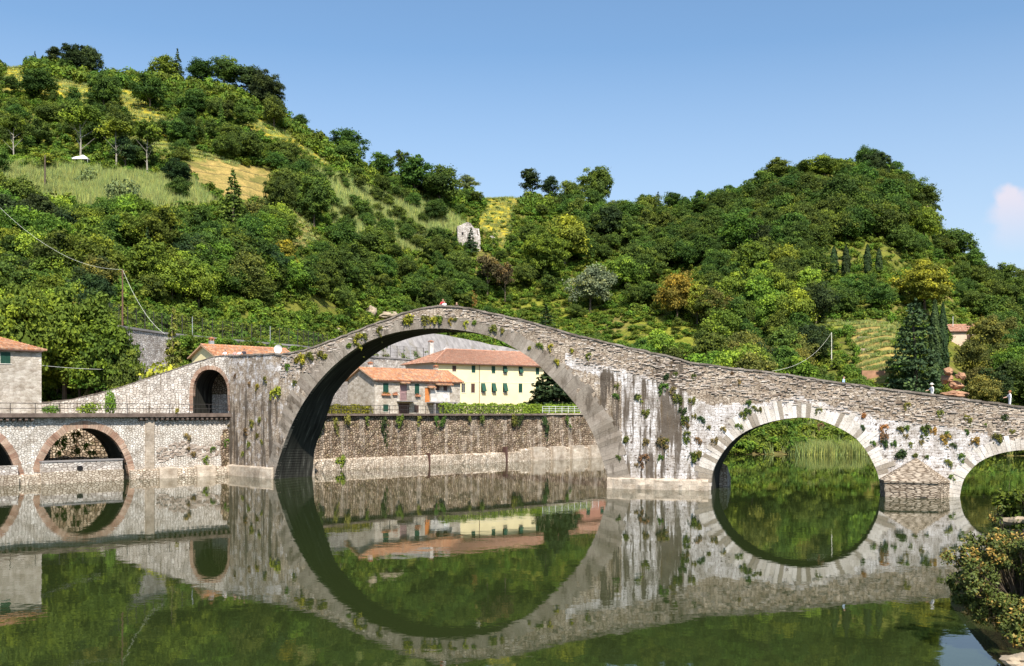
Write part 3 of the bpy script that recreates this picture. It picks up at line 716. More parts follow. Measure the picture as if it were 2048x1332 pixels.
# ------------------------------------------------------------------ the stone bridge
TP = [BR.sz(*p) for p in TOP]; tps = [t[0] for t in TP]; tpz = [t[1] for t in TP]
btop = lambda s: float(np.interp(s, tps, tpz))
S545 = BR.S(552); S460 = BR.S(458)
def bridge_masks(s, z, zt):
    px = float(np.interp(s, BR.s, BR.px)); dep = zt - z; w = 0.0; st = 0.0
    d = BR.D(px); py = HY - (z - EYE) * F / d
    if px > 1130:
        band = np.interp(px, [1130, 1200, 1250, 1330, 1420, 1500, 1600, 1750, 1900, 2048, 2200], [50, 52, 50, 60, 84, 74, 44, 66, 66, 76, 80]) * d / F
        w = 1.0 if dep > band else max(0, 1 - (band - dep) / .8) * .8
        if px < 1245: w *= .35 if dep > band + .7 else 1.0
        if 1215 < px < 1400: st = min(1, max(0, (dep - band * .9)) / .6) * (1.35 if px < 1385 else .5)
        for b0, b1, t0, t1, k_ in ((1196, 1226, 740, 960, 1.0), (1236, 1252, 770, 900, .7), (1312, 1362, 715, 900, 1.0), (1290, 1306, 760, 860, .6), (1336, 1350, 880, 960, .5)):
            if b0 - 8 < px < b1 + 8 and t0 < py < t1: st = 1 + k_ * max(0, min(1, min(px - b0 + 8, b1 + 8 - px) / 10))
        if z < 1.0: w *= .3
    elif px > 600: w = .45 * (1 if 610 < px < 720 and dep > 1.2 else 0); st = .7 if px < 760 and dep > .9 else .15
    else: w = .50 if dep < 3.2 else .42; st = min(1, max(0, (dep - 2.2) / 3)) * 1.35
    return w, st
SM = BR.S(458)
bridge = thing('stone_arch_bridge', 'humpbacked old stone bridge with one tall round arch and lower arches over the river', 'bridge', (BR.at(BR.S(895)).x, BR.at(BR.S(895)).y, 0))
BL = bridge.location.copy()
def under(o, root):
    o.parent = root; o.matrix_parent_inverse = Matrix.Translation(root.location).inverted() if root.rotation_euler.z == 0 else (Matrix.Translation(root.location) @ Matrix.Rotation(root.rotation_euler.z, 4, 'Z')).inverted(); return o
cols = cols_with_arches(BR, SM, BR.S(2330), btop, [ARCH['main'], ARCH['two'], ARCH['three']])
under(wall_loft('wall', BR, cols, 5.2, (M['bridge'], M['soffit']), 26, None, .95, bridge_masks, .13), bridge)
def mt(f): return float(np.interp(f, [0, .08, .2, .35, .5, .65, .8, .92, 1], [1.3, 1.7, 2.0, 1.4, 1.2, 1.3, 1.9, 2.3, 1.9]))
under(arch_ring('arch_ring', BR, ARCH['main'], mt, M['ring_grey'], None, .42, .03, jt=.12, gap=.005), bridge)
under(arch_ring('arch_ring', BR, ARCH['two'], lambda f: 1.25, M['ring_white'], None, .36, .03, jt=.38, tone=lambda f: random.choice([0, .95, 1, .45, .6, .7, .4, .75, .5, .65] if .3 < f < .75 else [0, .45, .6, .7, .4, .75, .5, 1])), bridge)
under(arch_ring('arch_ring', BR, ARCH['three'], lambda f: 1.1, M['ring_white'], None, .34, .03, jt=.3, tone=lambda f: random.choice([.45, .6, .7, .4, .75, .5, 1])), bridge)
# thin slate coping along both parapets
def coping(path, s0, s1, top, off0, off1, parent, name='coping', mat=None, step=.8, th=.10, jz=.03):
    b = MB(); s = s0
    while s < s1:
        L = step * random.uniform(.6, 1.4); e = min(s + L, s1); j = random.uniform(-jz, jz); za, zb = top(s) + j, top(e) + j
        p = [path.at(s, off0, za - .03), path.at(e, off0, zb - .03), path.at(e, off0, zb + th), path.at(s, off0, za + th)]; q = [path.at(s, off1, za - .03), path.at(e, off1, zb - .03), path.at(e, off1, zb + th), path.at(s, off1, za + th)]
        b.hexa(p + q, col=random.random()); s = e + .015
    return b.build(name, mat or M['coping'], parent)
jt_top = lambda s: btop(s) + .13 * noise.noise(Vector((s * 1.7, 0, 5)))
under(coping(BR, SM, BR.S(2330), jt_top, -.10, .46, None, th=.13), bridge)
under(coping(BR, SM, BR.S(2330), jt_top, 4.74, 5.26, None, th=.08), bridge)
# rough stones sticking out along the crown of the bridge
b = MB()
for k in range(2300):
    s = random.uniform(BR.S(560), BR.S(2200)); dep = random.uniform(.12, 2.6) ** 1.0; z = jt_top(s) - dep
    px = float(np.interp(s, BR.s, BR.px))
    if 640 < px < 1130 and dep > 1.3: continue
    w, h = random.choice([random.uniform(.12, .3), random.uniform(.2, .6)]), random.uniform(.04, .11); pr = random.uniform(.02, .11)
    fr = [BR.at(s, -pr, z), BR.at(s + w, -pr * random.uniform(.4, 1), z - .02), BR.at(s + w * .95, -pr * .9, z + h), BR.at(s + .03, -pr * .8, z + h * 1.1)]
    bk = [BR.at(s, .1, z), BR.at(s + w, .1, z), BR.at(s + w, .1, z + h), BR.at(s, .1, z + h)]
    b.hexa(fr + bk, col=random.random())
M['crownstone'] = ring_mat('crown_stones', [(.24, .19, .16), (.42, .36, .31), (.56, .50, .45), (.62, .57, .52), (.33, .28, .24)], .2)
under(b.build('projecting_stones', M['crownstone']), bridge)
# plinths of the piers
def plinth(px0, px1, z1, out_, mat, n=30, rough=.08, back=5.6, name='plinth', path=None):
    path = path or BR
    V = []; UV = []; Fc = []; prof = [(-out_, -1.5), (-out_, 0), (-out_ * .95, z1 * .45), (-out_ * .85, z1 * .9), (-out_ * .6, z1), (.2, z1 + .08), (back, z1 + .08), (back, -1.5)]
    for i in range(n + 1):
        s = path.S(px0) + (path.S(px1) - path.S(px0)) * i / n
        for k, (o, z) in enumerate(prof):
            j = rough * noise.noise(Vector((s * 1.3, k * 1.1, 3))) if 0 < k < 6 else 0
            V.append(path.at(s, o - abs(j), z + j * .5)[:]); UV.append((s, z - o * .5))
    m = len(prof)
    for i in range(n):
        for k in range(m): k2 = (k + 1) % m; Fc.append((i * m + k, (i + 1) * m + k, (i + 1) * m + k2, i * m + k2))
    Fc.append(tuple(range(m - 1, -1, -1))); Fc.append(tuple(n * m + i for i in range(m)))
    return grid_object(name, V, UV, Fc, mat)
under(plinth(1216, 1417, .95, .35, M['plinth_smooth'], 60, .22), bridge)
under(plinth(456, 547, 1.15, .30, M['plinth_smooth']), bridge)
# block standing against the back of the second pier, seen through the arch
b = MB(); s2 = ARCH['two'][0][0]
p = [BR.at(s2 - 1.2, 5.25, -1.4), BR.at(s2 + .75, 5.25, -1.4), BR.at(s2 + .75, 5.25, 2.0), BR.at(s2 - 1.2, 5.25, 3.2)]; q = [v + Vector((BR.n[200][0], BR.n[200][1], 0)) * 2.6 for v in p]
q[2].z -= 1.2; q[3].z -= 1.2; b.hexa(p + q); under(b.build('back_cutwater', M['plinth']), bridge)
# pointed cutwater with sloping cap in front of the pier between the lower arches
def cutwater(px0, px1, pxr, out_, z1, pxa, pya):
    s0, s1, sr = BR.S(px0), BR.S(px1), BR.S(pxr); b = MB(); sm = (s0 + s1) / 2
    sA, zA = BR.sz(pxa, pya)
    base = [BR.at(s0, .02, 0), BR.at(s0 + .35, -out_, 0), BR.at(s1 - .45, -out_, 0), BR.at(sr, .02, 0)]
    rows = 9
    for k in range(rows):      # courses of flat stones
        za, zb = -1.5 + (z1 + 1.5) * k / rows, -1.5 + (z1 + 1.5) * (k + 1) / rows
        for a, c in ((0, 1), (1, 2), (2, 3)):
            A, C = base[a], base[c]; L = (C - A).length; m = max(1, int(L / .7)); nn = (C - A).cross(Vector((0, 0, 1))).normalized()
            for i in range(m):
                f0, f1 = i / m, (i + 1) / m; j = nn * random.uniform(0, .07)
                P0, P1 = A.lerp(C, f0) + j, A.lerp(C, f1) + j; ii = -nn * .3
                b.hexa([Vector((P0.x, P0.y, za + .01)), Vector((P1.x, P1.y, za + .01)), Vector((P1.x, P1.y, zb)), Vector((P0.x, P0.y, zb))] + [Vector((v.x, v.y, z)) + ii for v, z in ((P0, za), (P1, za), (P1, zb), (P0, zb))], col=random.random())
    o1 = b.build('cutwater', M['cutwater'])
    b = MB(); apex = BR.at(sA, -.1, zA); n = 12
    eave = [BR.at(s0 - .1, .0, z1), BR.at(s0 + .25, -out_ - .12, z1), BR.at(s1 - .4, -out_ - .12, z1), BR.at(sr + .1, 0, z1 - .1)]
    for a, c in ((0, 1), (1, 2), (2, 3)):
        for i in range(n):
            for k in range(n):
                def pt(u, v):
                    p = eave[a].lerp(eave[c], u).lerp(apex, v); j = .07 * noise.noise(p * 2.3) * (1 - v) if 0 < v else 0
                    return p + Vector((0, 0, j))
                f = [pt(i / n, k / n), pt((i + 1) / n, k / n), pt((i + 1) / n, (k + 1) / n), pt(i / n, (k + 1) / n)]
                b.face(f, uv=[(q.x * 1.0 + q.y * .3, q.z * 1.6) for q in f])
    b.face([eave[i] - Vector((0, 0, .16)) for i in range(4)][::-1])
    for i in range(3): b.face([eave[i] - Vector((0, 0, .16)), eave[i + 1] - Vector((0, 0, .16)), eave[i + 1], eave[i]])
    return o1, b.build('cutwater_cap', M['cutwater'])
for o in cutwater(1761, 1884, 1898, 2.1, 1.38, 1832, 915): under(o, bridge)

# ramp of the bridge on the left bank with the small brick arch
ramp = thing('bridge_ramp', 'sloping stone ramp with a small brick-edged arch at the left end of the bridge', 'ramp', BR.at(BR.S(250))[:])
rc = cols_with_arches(BR, BR.S(60), SM - .02, btop, [ARCH['small']], 5.0)
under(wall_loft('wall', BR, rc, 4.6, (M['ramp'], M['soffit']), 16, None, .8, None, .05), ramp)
under(arch_ring('arch_ring', BR, ARCH['small'], lambda f: .45, M['brick'], None, .16, .03, jt=.08), ramp)
under(coping(BR, BR.S(60), SM - .02, lambda s: btop(s) + .05 * noise.noise(Vector((s * 1.7, 0, 5))), -.05, .45, None, th=.06), ramp)
b = MB(); sa, sb = BR.S(374), BR.S(470)
for (s, e, z0, z1, m) in ((sa, sb, 5, 9.2, 0), (sa, sb, 9.2, 12.2, 1)): b.hexa([BR.at(s, 4.7 - .05 * m, z0), BR.at(e, 4.7 - .05 * m, z0), BR.at(e, 4.7 - .05 * m, z1), BR.at(s, 4.7 - .05 * m, z1), BR.at(s, 5.2, z0), BR.at(e, 5.2, z0), BR.at(e, 5.2, z1), BR.at(s, 5.2, z1)], m=m)
under(b.build('closing_wall', [M['ramp'], M['brownwall']]), ramp)
# small iron grille bars beside the arch
# ------------------------------------------------------------------ viaduct carrying the road on the left bank
VIA = [(81, 945), (83, 930), (89.5, 915), (108, 886), (135, 864), (162, 857), (189, 858), (216, 870), (236, 890), (250, 918), (256, 940), (258, 952)]
arcA = resample([BK.sz(*p) for p in catmull(VIA, 8)], .3)
sB = BK.S(34) - arcA[-1][0]; arcB = arcA + np.array([sB, 0]); arcC = arcB + np.array([arcB[-1][0] - arcA[-1][0], 0])
viaduct = thing('road_viaduct', 'white rubble road viaduct with low brick-ringed arches along the left bank', 'viaduct', BK.at(BK.S(200))[:])
DECKZ = 6.55
vs0, vs1 = BK.S(-400), BK.S(462)
vc = cols_with_arches(BK, vs0, vs1, lambda s: DECKZ, [arcA, arcB, arcC])
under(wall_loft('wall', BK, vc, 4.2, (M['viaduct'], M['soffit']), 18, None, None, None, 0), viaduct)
for a in (arcA, arcB, arcC): under(arch_ring('arch_ring', BK, a, lambda f: .72, M['brick'], None, .24, .04, jt=.08), viaduct)
b = MB(); n = 60
for i in range(n):
    s, e = vs0 + (vs1 - vs0) * i / n, vs0 + (vs1 - vs0) * (i + 1) / n - .01; j = random.uniform(-.015, .015)
    b.hexa([BK.at(s, -.62 + j, DECKZ + .03), BK.at(e, -.62 + j, DECKZ + .03), BK.at(e, -.62 + j, 6.98), BK.at(s, -.62 + j, 6.98), BK.at(s, 4.4, DECKZ + .03), BK.at(e, 4.4, DECKZ + .03), BK.at(e, 4.4, 6.98), BK.at(s, 4.4, 6.98)])
under(b.build('deck_slab', M['deckedge']), viaduct)
b = MB()
for i in range(70):
    s = vs0 + (vs1 - vs0) * (i + .5) / 70
    if abs(s - (arcA[0][0] + arcA[-1][0]) / 2) < 5.3: continue
    b = MB(); b.hexa([BK.at(s - .12, -.5, 6.3), BK.at(s + .12, -.5, 6.3), BK.at(s + .12, -.5, 6.57), BK.at(s - .12, -.5, 6.57), BK.at(s - .12, 0, 6.15), BK.at(s + .12, 0, 6.15), BK.at(s + .12, 0, 6.57), BK.at(s - .12, 0, 6.57)])
    under(b.build('bracket', M['deckedge']), viaduct)
# pilaster and ledge blocks
b = MB(); s = BK.S(290)
b.hexa([BK.at(s, -.22, -.5), BK.at(s + .95, -.22, -.5), BK.at(s + .95, -.22, 6.5), BK.at(s, -.22, 6.5), BK.at(s, .2, -.5), BK.at(s + .95, .2, -.5), BK.at(s + .95, .2, 6.5), BK.at(s, .2, 6.5)])
under(b.build('pilaster', M['plinth_smooth']), viaduct)
under(plinth(258, 460, .95, .55, M['plinth'], 34, .22, 1.0, path=BK), viaduct)
under(plinth(35, 80, .9, .5, M['plinth'], 12, .22, 1.0, path=BK), viaduct)
under(plinth(-400, -144, .9, .5, M['plinth'], 12, .22, 1.0, path=BK), viaduct)
for a, c, o_, z in ((313, 348, .95, 1.15), (388, 424, .95, 1.2)):
    b = MB(); s, e = BK.S(a), BK.S(c); b.hexa([BK.at(s, -o_, -1), BK.at(e, -o_, -1), BK.at(e, -o_ * .8, z - .1), BK.at(s, -o_ * .8, z - .1), BK.at(s, .1, -1), BK.at(e, .1, -1), BK.at(e, .1, z), BK.at(s, .1, z)])
    under(b.build('concrete_footing', M['plinth_smooth']), viaduct)
# broken brown render band on the wall right of the pilaster
b = MB()
for k in range(230):
    s = random.uniform(BK.S(312), BK.S(452)); z = 2.75 + random.uniform(-.75, .75) + .3 * math.sin(s * 1.3); w, h = random.uniform(.2, .5), random.uniform(.1, .25)
    b.hexa([BK.at(s, -.07, z), BK.at(s + w, -.05, z), BK.at(s + w, -.06, z + h), BK.at(s, -.04, z + h), BK.at(s, .05, z), BK.at(s + w, .05, z), BK.at(s + w, .05, z + h), BK.at(s, .05, z + h)], col=random.random() * .5)
under(b.build('exposed_rubble', M['crownstone']), viaduct)
# low river wall across the arch
low = thing('low_river_wall', 'low rubble wall with a round drain hole standing in the viaduct arch', 'wall', BK.at(BK.S(160), -.7)[:])
b = MB(); s0_, s1_ = BK.S(79), BK.S(239)
def lowwall(b, s0, s1, z0, z1, o0, o1, m=0): b.hexa([BK.at(s0, o0, z0), BK.at(s1, o0, z0), BK.at(s1, o0, z1), BK.at(s0, o0, z1), BK.at(s0, o1, z0), BK.at(s1, o1, z0), BK.at(s1, o1, z1), BK.at(s0, o1, z1)], m=m)
lowwall(b, s0_, s1_, -1.2, 2.1, -.75, -.08); under(b.build('wall', M['retaining']), low)
b = MB(); lowwall(b, s0_ - .05, s1_ + .05, 2.1, 2.25, -.82, -.06); under(b.build('coping', M['concrete']), low)
b = MB(); lowwall(b, s0_ - .02, s1_ + .02, -1.2, 1.15, -1.0, -.76); under(b.build('footing', M['plinth']), low)
b = MB(); c = BK.at(BK.S(153), -.78, 1.42); nn = Vector((BK.n[30][0], BK.n[30][1], 0)); tt = Vector((nn.y, -nn.x, 0))
b.tube([c - nn * .25, c + nn * .3], .27, 14); under(b.build('drain_pipe', M['dark']), low)
lw2 = thing('low_river_wall', 'low rubble wall closing the foot of the viaduct arch at the left frame edge', 'wall', BK.at(BK.S(0), -.7)[:])
b = MB(); lowwall(b, BK.S(-60), BK.S(32), -1.2, 1.9, -.6, -.08); under(b.build('wall', M['retaining']), lw2)
b = MB(); lowwall(b, BK.S(-60), BK.S(32), -1.2, 1.0, -.9, -.61); under(b.build('footing', M['plinth']), lw2)
# sunlit rubble bank wall behind the viaduct
rw = thing('rubble_wall', 'brown overgrown rubble wall seen in sunlight through the viaduct arch', 'wall', BK.at(BK.S(170), 8)[:])
b = MB(); V = []; UV = []; Fc = []; s0_, s1_ = BK.S(-380), BK.S(400); n = 120; m = 16
for i in range(n + 1):
    for k in range(m + 1):
        s = s0_ + (s1_ - s0_) * i / n; z = -1.5 + 8.4 * k / m; j = .35 * noise.noise(Vector((s * .8, z * .8, 0)))
        V.append(BK.at(s, 8.2 + .9 * k / m - 2.4 * (1 - k / m) ** 2 + j, z)[:]); UV.append((s, z))
Fc = [(i * (m + 1) + k, (i + 1) * (m + 1) + k, (i + 1) * (m + 1) + k + 1, i * (m + 1) + k + 1) for i in range(n) for k in range(m)]
under(grid_object('wall_face', V, UV, Fc, M['brownwall']), rw)
b = MB(); lowwall(b, s0_, s1_, -1.5, 6.88, 9.2, 9.7); under(b.build('wall_core', M['brownwall']), rw)

# ------------------------------------------------------------------ embankment wall seen through the main arch
emb = thing('embankment_wall', 'high brown rubble embankment wall with pale stone footing along the far bank', 'wall', BK.at(BK.S(900))[:])
V = []; UV = []; s0_, s1_ = BK.S(440), BK.S(1420); n = 260; m = 26
for i in range(n + 1):
    for k in range(m + 1):
        s = s0_ + (s1_ - s0_) * i / n; z = -1.5 + 8.2 * k / m; j = .22 * noise.noise(Vector((s * .9, z * .9, 0))) + .12 * noise.noise(Vector((s * 2.5, z * 2.5, 4)))
        V.append(BK.at(s, .1 - .5 * (1 - k / m) + j, z)[:]); UV.append((s, z))
Fc = [(i * (m + 1) + k, (i + 1) * (m + 1) + k, (i + 1) * (m + 1) + k + 1, i * (m + 1) + k + 1) for i in range(n) for k in range(m)]
under(grid_object('wall_face', V, UV, Fc, M['embank']), emb)
b = MB(); lowwall(b, s0_, s1_, -1.5, 6.68, .5, 1.1); under(b.build('wall_core', M['embank']), emb)
under(coping(BK, s0_, BK.S(1090), lambda s: 6.68, -.4, 1.2, None, 'deck_edge', M['deckedge'], 1.5, .24, .01), emb)
under(coping(BK, BK.S(1090), s1_, lambda s: 6.75, -.15, 1.0, None, 'coping', M['plinth_smooth'], 1.5, .2, .01), emb)
under(plinth(560, 1035, 1.35, .95, M['plinth'], 90, .35, .3, path=BK, name='footing'), emb)
under(plinth(1035, 1420, 1.75, .8, M['plinth'], 40, .12, .3, path=BK, name='footing'), emb)
for px in (1056, 1096, 1134, 1172, 1212, 1250):
    s = BK.S(px); w = (BK.S(px + 24) - s); b = MB(); lowwall(b, s, s + w, -1.2, 2.0, -1.15, -.3); under(b.build('footing_block', M['plinth_smooth']), emb)
for px, w, h in ((848, .2, 1.7), (1001, .4, 2.2)): b = MB(); s = BK.S(px); lowwall(b, s, s + w, -.5, h, -1.1, -.5); under(b.build('drain_stain', M['brownshut']), emb)
# ------------------------------------------------------------------ buildings
def roof_plane(b, A, B_, C_, D_, pitch=.22, row=.38, amp=.045, thick=.09):
    """pantile sheet on quad A(eave left) B(eave right) C(ridge right) D(ridge left)"""
    A, B_, C_, D_ = map(Vector, (A, B_, C_, D_)); nn = (B_ - A).cross(D_ - A).normalized()
    if nn.z < 0: nn = -nn
    L = max((B_ - A).length, (C_ - D_).length); Hh = max((D_ - A).length, (C_ - B_).length); nu = max(4, int(L / pitch) * 2); nv = max(2, int(Hh / row))
    def pt(u, v, up):
        p = A.lerp(B_, u).lerp(D_.lerp(C_, u), v); return p + nn * up
    wob = [random.uniform(-.02, .02) for _ in range(nv + 1)]
    for i in range(nu):
        h0 = amp if i % 2 == 0 else 0; h1 = amp - h0
        for k in range(nv):
            lo = .05 + random.uniform(0, .02)
            u0, u1, v0, v1 = i / nu, (i + 1) / nu, k / nv, (k + 1) / nv
            b.face([pt(u0, v0, h0 + lo), pt(u1, v0, h1 + lo), pt(u1, v1, h1 + .01), pt(u0, v1, h0 + .01)], uv=[(u0 * L, v0 * Hh), (u1 * L, v0 * Hh), (u1 * L, v1 * Hh - .01), (u0 * L, v1 * Hh - .01)])
            if k == 0: b.face([pt(u0, 0, -thick), pt(u1, 0, -thick), pt(u1, 0, h1 + lo), pt(u0, 0, h0 + lo)], uv=[(u0 * L, 0)] * 4)
    b.face([pt(0, 0, -thick), pt(0, 1, -thick), pt(1, 1, -thick), pt(1, 0, -thick)], uv=[(0, 0)] * 4)
    for u in (0, 1): b.face([pt(u, 0, -thick), pt(u, 0, .06), pt(u, 1, .06), pt(u, 1, -thick)], uv=[(0, 0)] * 4)
def ridge_tiles(b, p, q, r=.13):
    p, q = Vector(p), Vector(q); n = max(2, int((q - p).length / .45))
    for i in range(n): b.tube([p.lerp(q, i / n), p.lerp(q, (i + .97) / n)], [r * 1.05, r * .85], 8)

def wall_with_holes(b, L, z0, z1, holes, T=.3, axis='x', off=0.0, m=0):
    """wall along local x at y=0 (thickness inward) cut by openings (x0,z0,x1,z1)"""
    xs = sorted({0, L, *[h[0] for h in holes], *[h[2] for h in holes]}); zs = sorted({z0, z1, *[h[1] for h in holes], *[h[3] for h in holes]})
    def q(x, y, z): return (x, y, z) if axis == 'x' else (off - y if off else y, x, z)
    def isopen(x, z): return any(h[0] < x < h[2] and h[1] < z < h[3] for h in holes)
    for i in range(len(xs) - 1):
        for k in range(len(zs) - 1):
            x, z = (xs[i] + xs[i + 1]) / 2, (zs[k] + zs[k + 1]) / 2
            if isopen(x, z): continue
            b.face([q(xs[i], 0, zs[k]), q(xs[i + 1], 0, zs[k]), q(xs[i + 1], 0, zs[k + 1]), q(xs[i], 0, zs[k + 1])], uv=[(xs[i], zs[k]), (xs[i + 1], zs[k]), (xs[i + 1], zs[k + 1]), (xs[i], zs[k + 1])], m=m)
    for (a, c, e, d) in holes:
        for f in ([(a, 0, c), (a, T, c), (a, T, d), (a, 0, d)], [(e, 0, c), (e, 0, d), (e, T, d), (e, T, c)], [(a, 0, d), (a, T, d), (e, T, d), (e, 0, d)], [(a, 0, c), (e, 0, c), (e, T, c), (a, T, c)]):
            b.face([q(*p) for p in f], m=m)

def add_window(root, x0, z0, x1, z1, style='closed', mat='shutter', y=0.0, rx=None):
    """window part (> pane, shutters) in a facade along local x"""
    w = x1 - x0; h = z1 - z0; f = .05
    b = MB()
    for (a, c, e, d) in ((x0, z0, x1, z0 + f), (x0, z1 - f, x1, z1), (x0, z0 + f, x0 + f, z1 - f), (x1 - f, z0 + f, x1, z1 - f), ((x0 + x1) / 2 - .025, z0 + f, (x0 + x1) / 2 + .025, z1 - f)): b.box(a, y + .12, c, e, y + .17, d)
    b.box(x0 - .08, y - .06, z0 - .07, x1 + .08, y + .1, z0 - .005)
    win = b.build('window', M['frame'], root)
    b = MB(); b.box(x0 + .01, y + .175, z0 + .01, x1 - .01, y + .19, z1 - .01); b.build('pane', M['glass'], win)
    if style == 'closed':
        for a, c in ((x0 + .01, (x0 + x1) / 2 - .008), ((x0 + x1) / 2 + .008, x1 - .01)):
            b = MB(); b.box(a, y - .01, z0, c, y + .035, z1)
            k = z0 + .1
            while k < z1 - .08: b.box(a + .05, y - .03, k, c - .05, y - .012, k + .045); k += .1
            b.build('shutter', M[mat], win)
    elif style == 'awning':
        b = MB(); Mx = Matrix.Translation((0, y, z1)) @ Matrix.Rotation(R(-22), 4, 'X') @ Matrix.Translation((0, -y, -z1))
        b.box(x0, y - .05, z0 + .15, x1, y - .01, z1, M=Mx); b.build('shutter', M[mat], win)
        [(b := MB(), b.box(xx, y - .05, z0 - .3, xx + .07, y - .01, z0 - .08), b.build('sill_bracket', M['terra'], win)) for xx in (x0 + .1, x1 - .17)]
    elif style == 'open':
        for a in (x0 - w * .5, x1 + .02):
            b = MB(); b.box(a, y - .06, z0, a + w * .48, y - .02, z1); b.build('shutter', M[mat], win)
    return win

def local_frame(O, ang):
    Mx = Matrix.Translation(O) @ Matrix.Rotation(ang, 4, 'Z'); return Mx, Mx.inverted()
def facade_xz(Minv, px, py):
    """pixel -> local (x,z) on the facade plane y=0"""
    o = Minv @ Vector((0, 0, EYE)); d = Minv.to_3x3() @ Vector(((px - CX) / F, 1, (HY - py) / F)); t = -o.y / d.y; p = o + d * t; return p.x, p.z
def win_px(Minv, px, py, w, h):
    x, z = facade_xz(Minv, px, py); return (x - w / 2, z - h / 2, x + w / 2, z + h / 2)
def chimney(root, x, y, z0, z1, w=.5, mat='white', pots=1, cap=True):
    b = MB(); b.box(x - w / 2, y - w / 2, z0, x + w / 2, y + w / 2, z1); c = b.build('chimney', M[mat], root)
    b = MB()
    if cap:
        for a in (-1, 1):
            for e in (-1, 1): b.box(x + a * w * .38 - .05, y + e * w * .38 - .05, z1, x + a * w * .38 + .05, y + e * w * .38 + .05, z1 + .28)
        b.box(x - w * .62, y - w * .62, z1 + .28, x + w * .62, y + w * .62, z1 + .36); b.box(x - w * .3, y - w * .3, z1 + .36, x + w * .3, y + w * .3, z1 + .46); b.build('cap', M['terra'], c)
def dish(name, label, p, r=.4, face=-.2):
    t = thing(name, label, 'satellite dish', p, face); b = MB(); n = 16; rings = 4
    for k in range(rings):
        for i in range(n):
            def q(i, k): a = 2 * math.pi * i / n; rr = r * k / rings; return (rr * math.cos(a), -.25 * (rr / r) ** 2 * r, .35 + rr * math.sin(a))
            b.face([q(i, k), q(i + 1, k), q(i + 1, k + 1), q(i, k + 1)])
    b.build('reflector', M['whitepaint'], t); b = MB(); b.tube([(0, .02, .35), (0, .15, .1), (0, .15, -.35)], .025, 6); b.tube([(0, 0, .1), (0, -r * .8, .3)], .012, 5); b.build('arm', M['galv'], t); return t

def gable_house(name, label, O, ang, L, Dp, z0, ze, rise, wallm, roofm, wins=(), doors=(), gable_l=None, over=.45, cat='house', hipL=0, hipR=0, chims=(), ridge_y=None):
    """local x along the facade, y into the house; ridge parallel to x"""
    Mx, Mi = local_frame(Vector((O.x, O.y, 0)), ang)
    t = thing(name, label, cat, (O.x, O.y, 0), ang); ry = ridge_y or Dp / 2
    b = MB(); holes = [w[:4] for w in wins] + [d[:4] for d in doors]
    wall_with_holes(b, L, z0, ze, holes)
    gm = 0
    b.face([(0, Dp, z0), (0, 0, z0), (0, 0, ze), (0, ry, ze + (0 if hipL else rise)), (0, Dp, ze)], uv=[(Dp, z0), (0, z0), (0, ze), (ry, ze + rise), (Dp, ze)], m=1)
    b.face([(L, 0, z0), (L, Dp, z0), (L, Dp, ze), (L, ry, ze + (0 if hipR else rise)), (L, 0, ze)], uv=[(0, z0), (Dp, z0), (Dp, ze), (ry, ze + rise), (0, ze)], m=1)
    b.face([(L, Dp, z0), (0, Dp, z0), (0, Dp, ze), (L, Dp, ze)])
    b.build('wall', [wallm, gable_l or wallm], t)
    b = MB(); o = over; dz = o * rise / ry
    xl, xr = (-o, -o) if not hipL else (-o, hipL), 0
    A = (-o, -o, ze - dz); B_ = (L + o, -o, ze - dz); Cq = (L + o - (hipR + o if hipR else 0), ry, ze + rise); Dq = (-o + (hipL + o if hipL else 0), ry, ze + rise)
    roof_plane(b, A, B_, Cq, Dq)
    A2 = (L + o, Dp + o, ze - dz); B2 = (-o, Dp + o, ze - dz); roof_plane(b, A2, B2, Dq, Cq)
    if hipL: roof_plane(b, B2, A, Dq, Vector(Dq) + Vector((.01, .01, 0)))
    if hipR: roof_plane(b, B_, A2, Cq, Vector(Cq) + Vector((.01, .01, 0)))
    ridge_tiles(b, Vector(Dq) + Vector((0, 0, .06)), Vector(Cq) + Vector((0, 0, .06)))
    if hipL: ridge_tiles(b, Vector(A) + Vector((0, 0, .06)), Vector(Dq) + Vector((0, 0, .06)))
    rf = b.build('roof', roofm, t)
    b = MB(); b.box(-.05, -o + .02, ze - dz - .2, L + .05, -o + .12, ze - dz - .08); b.build('gutter', M['brownshut'], rf)
    for c in chims: chimney(rf, *c)
    for w in wins: add_window(t, *w[:4], *(w[4:] if len(w) > 4 else ()))
    for d in doors:
        b = MB(); b.box(d[0] + .01, .1, d[1] + .01, d[2] - .01, .16, d[3] - .01)
        for k in (.1, .55): b.box(d[0] + .12, .08, d[1] + (d[3] - d[1]) * k + .05, d[2] - .12, .1, d[1] + (d[3] - d[1]) * (k + .36))
        dd = b.build('door', M[d[4]], t); b = MB(); b.box(d[2] - .16, .02, d[1] + (d[3] - d[1]) * .48, d[2] - .1, .1, d[1] + (d[3] - d[1]) * .52); b.build('handle', M['iron'], dd)
    return t, Mx, Mi

# left house beside the road
bang = math.atan2(.6998, .7143)
O = P(0, HY, 99.5); O = Vector((O.x - .7143 * 6, O.y - .6998 * 6, 0)) + Vector((-.6998, .7143, 0)) * 1.0
Mx, Mi = local_frame(O, bang)
xr, ze = facade_xz(Mi, 83, 697.5)
w1 = win_px(Mi, 11, 715.5, .95, 1.15)
lh, _, _ = gable_house('stone_house', 'grey stone house with red tile roof and one small green window at the left edge', O, bang, xr, 7.5, -1.5, ze, 1.25, M['house_stone'], M['tiles'],
            [(*w1, 'closed')], [], hipR=3.0, over=.42)
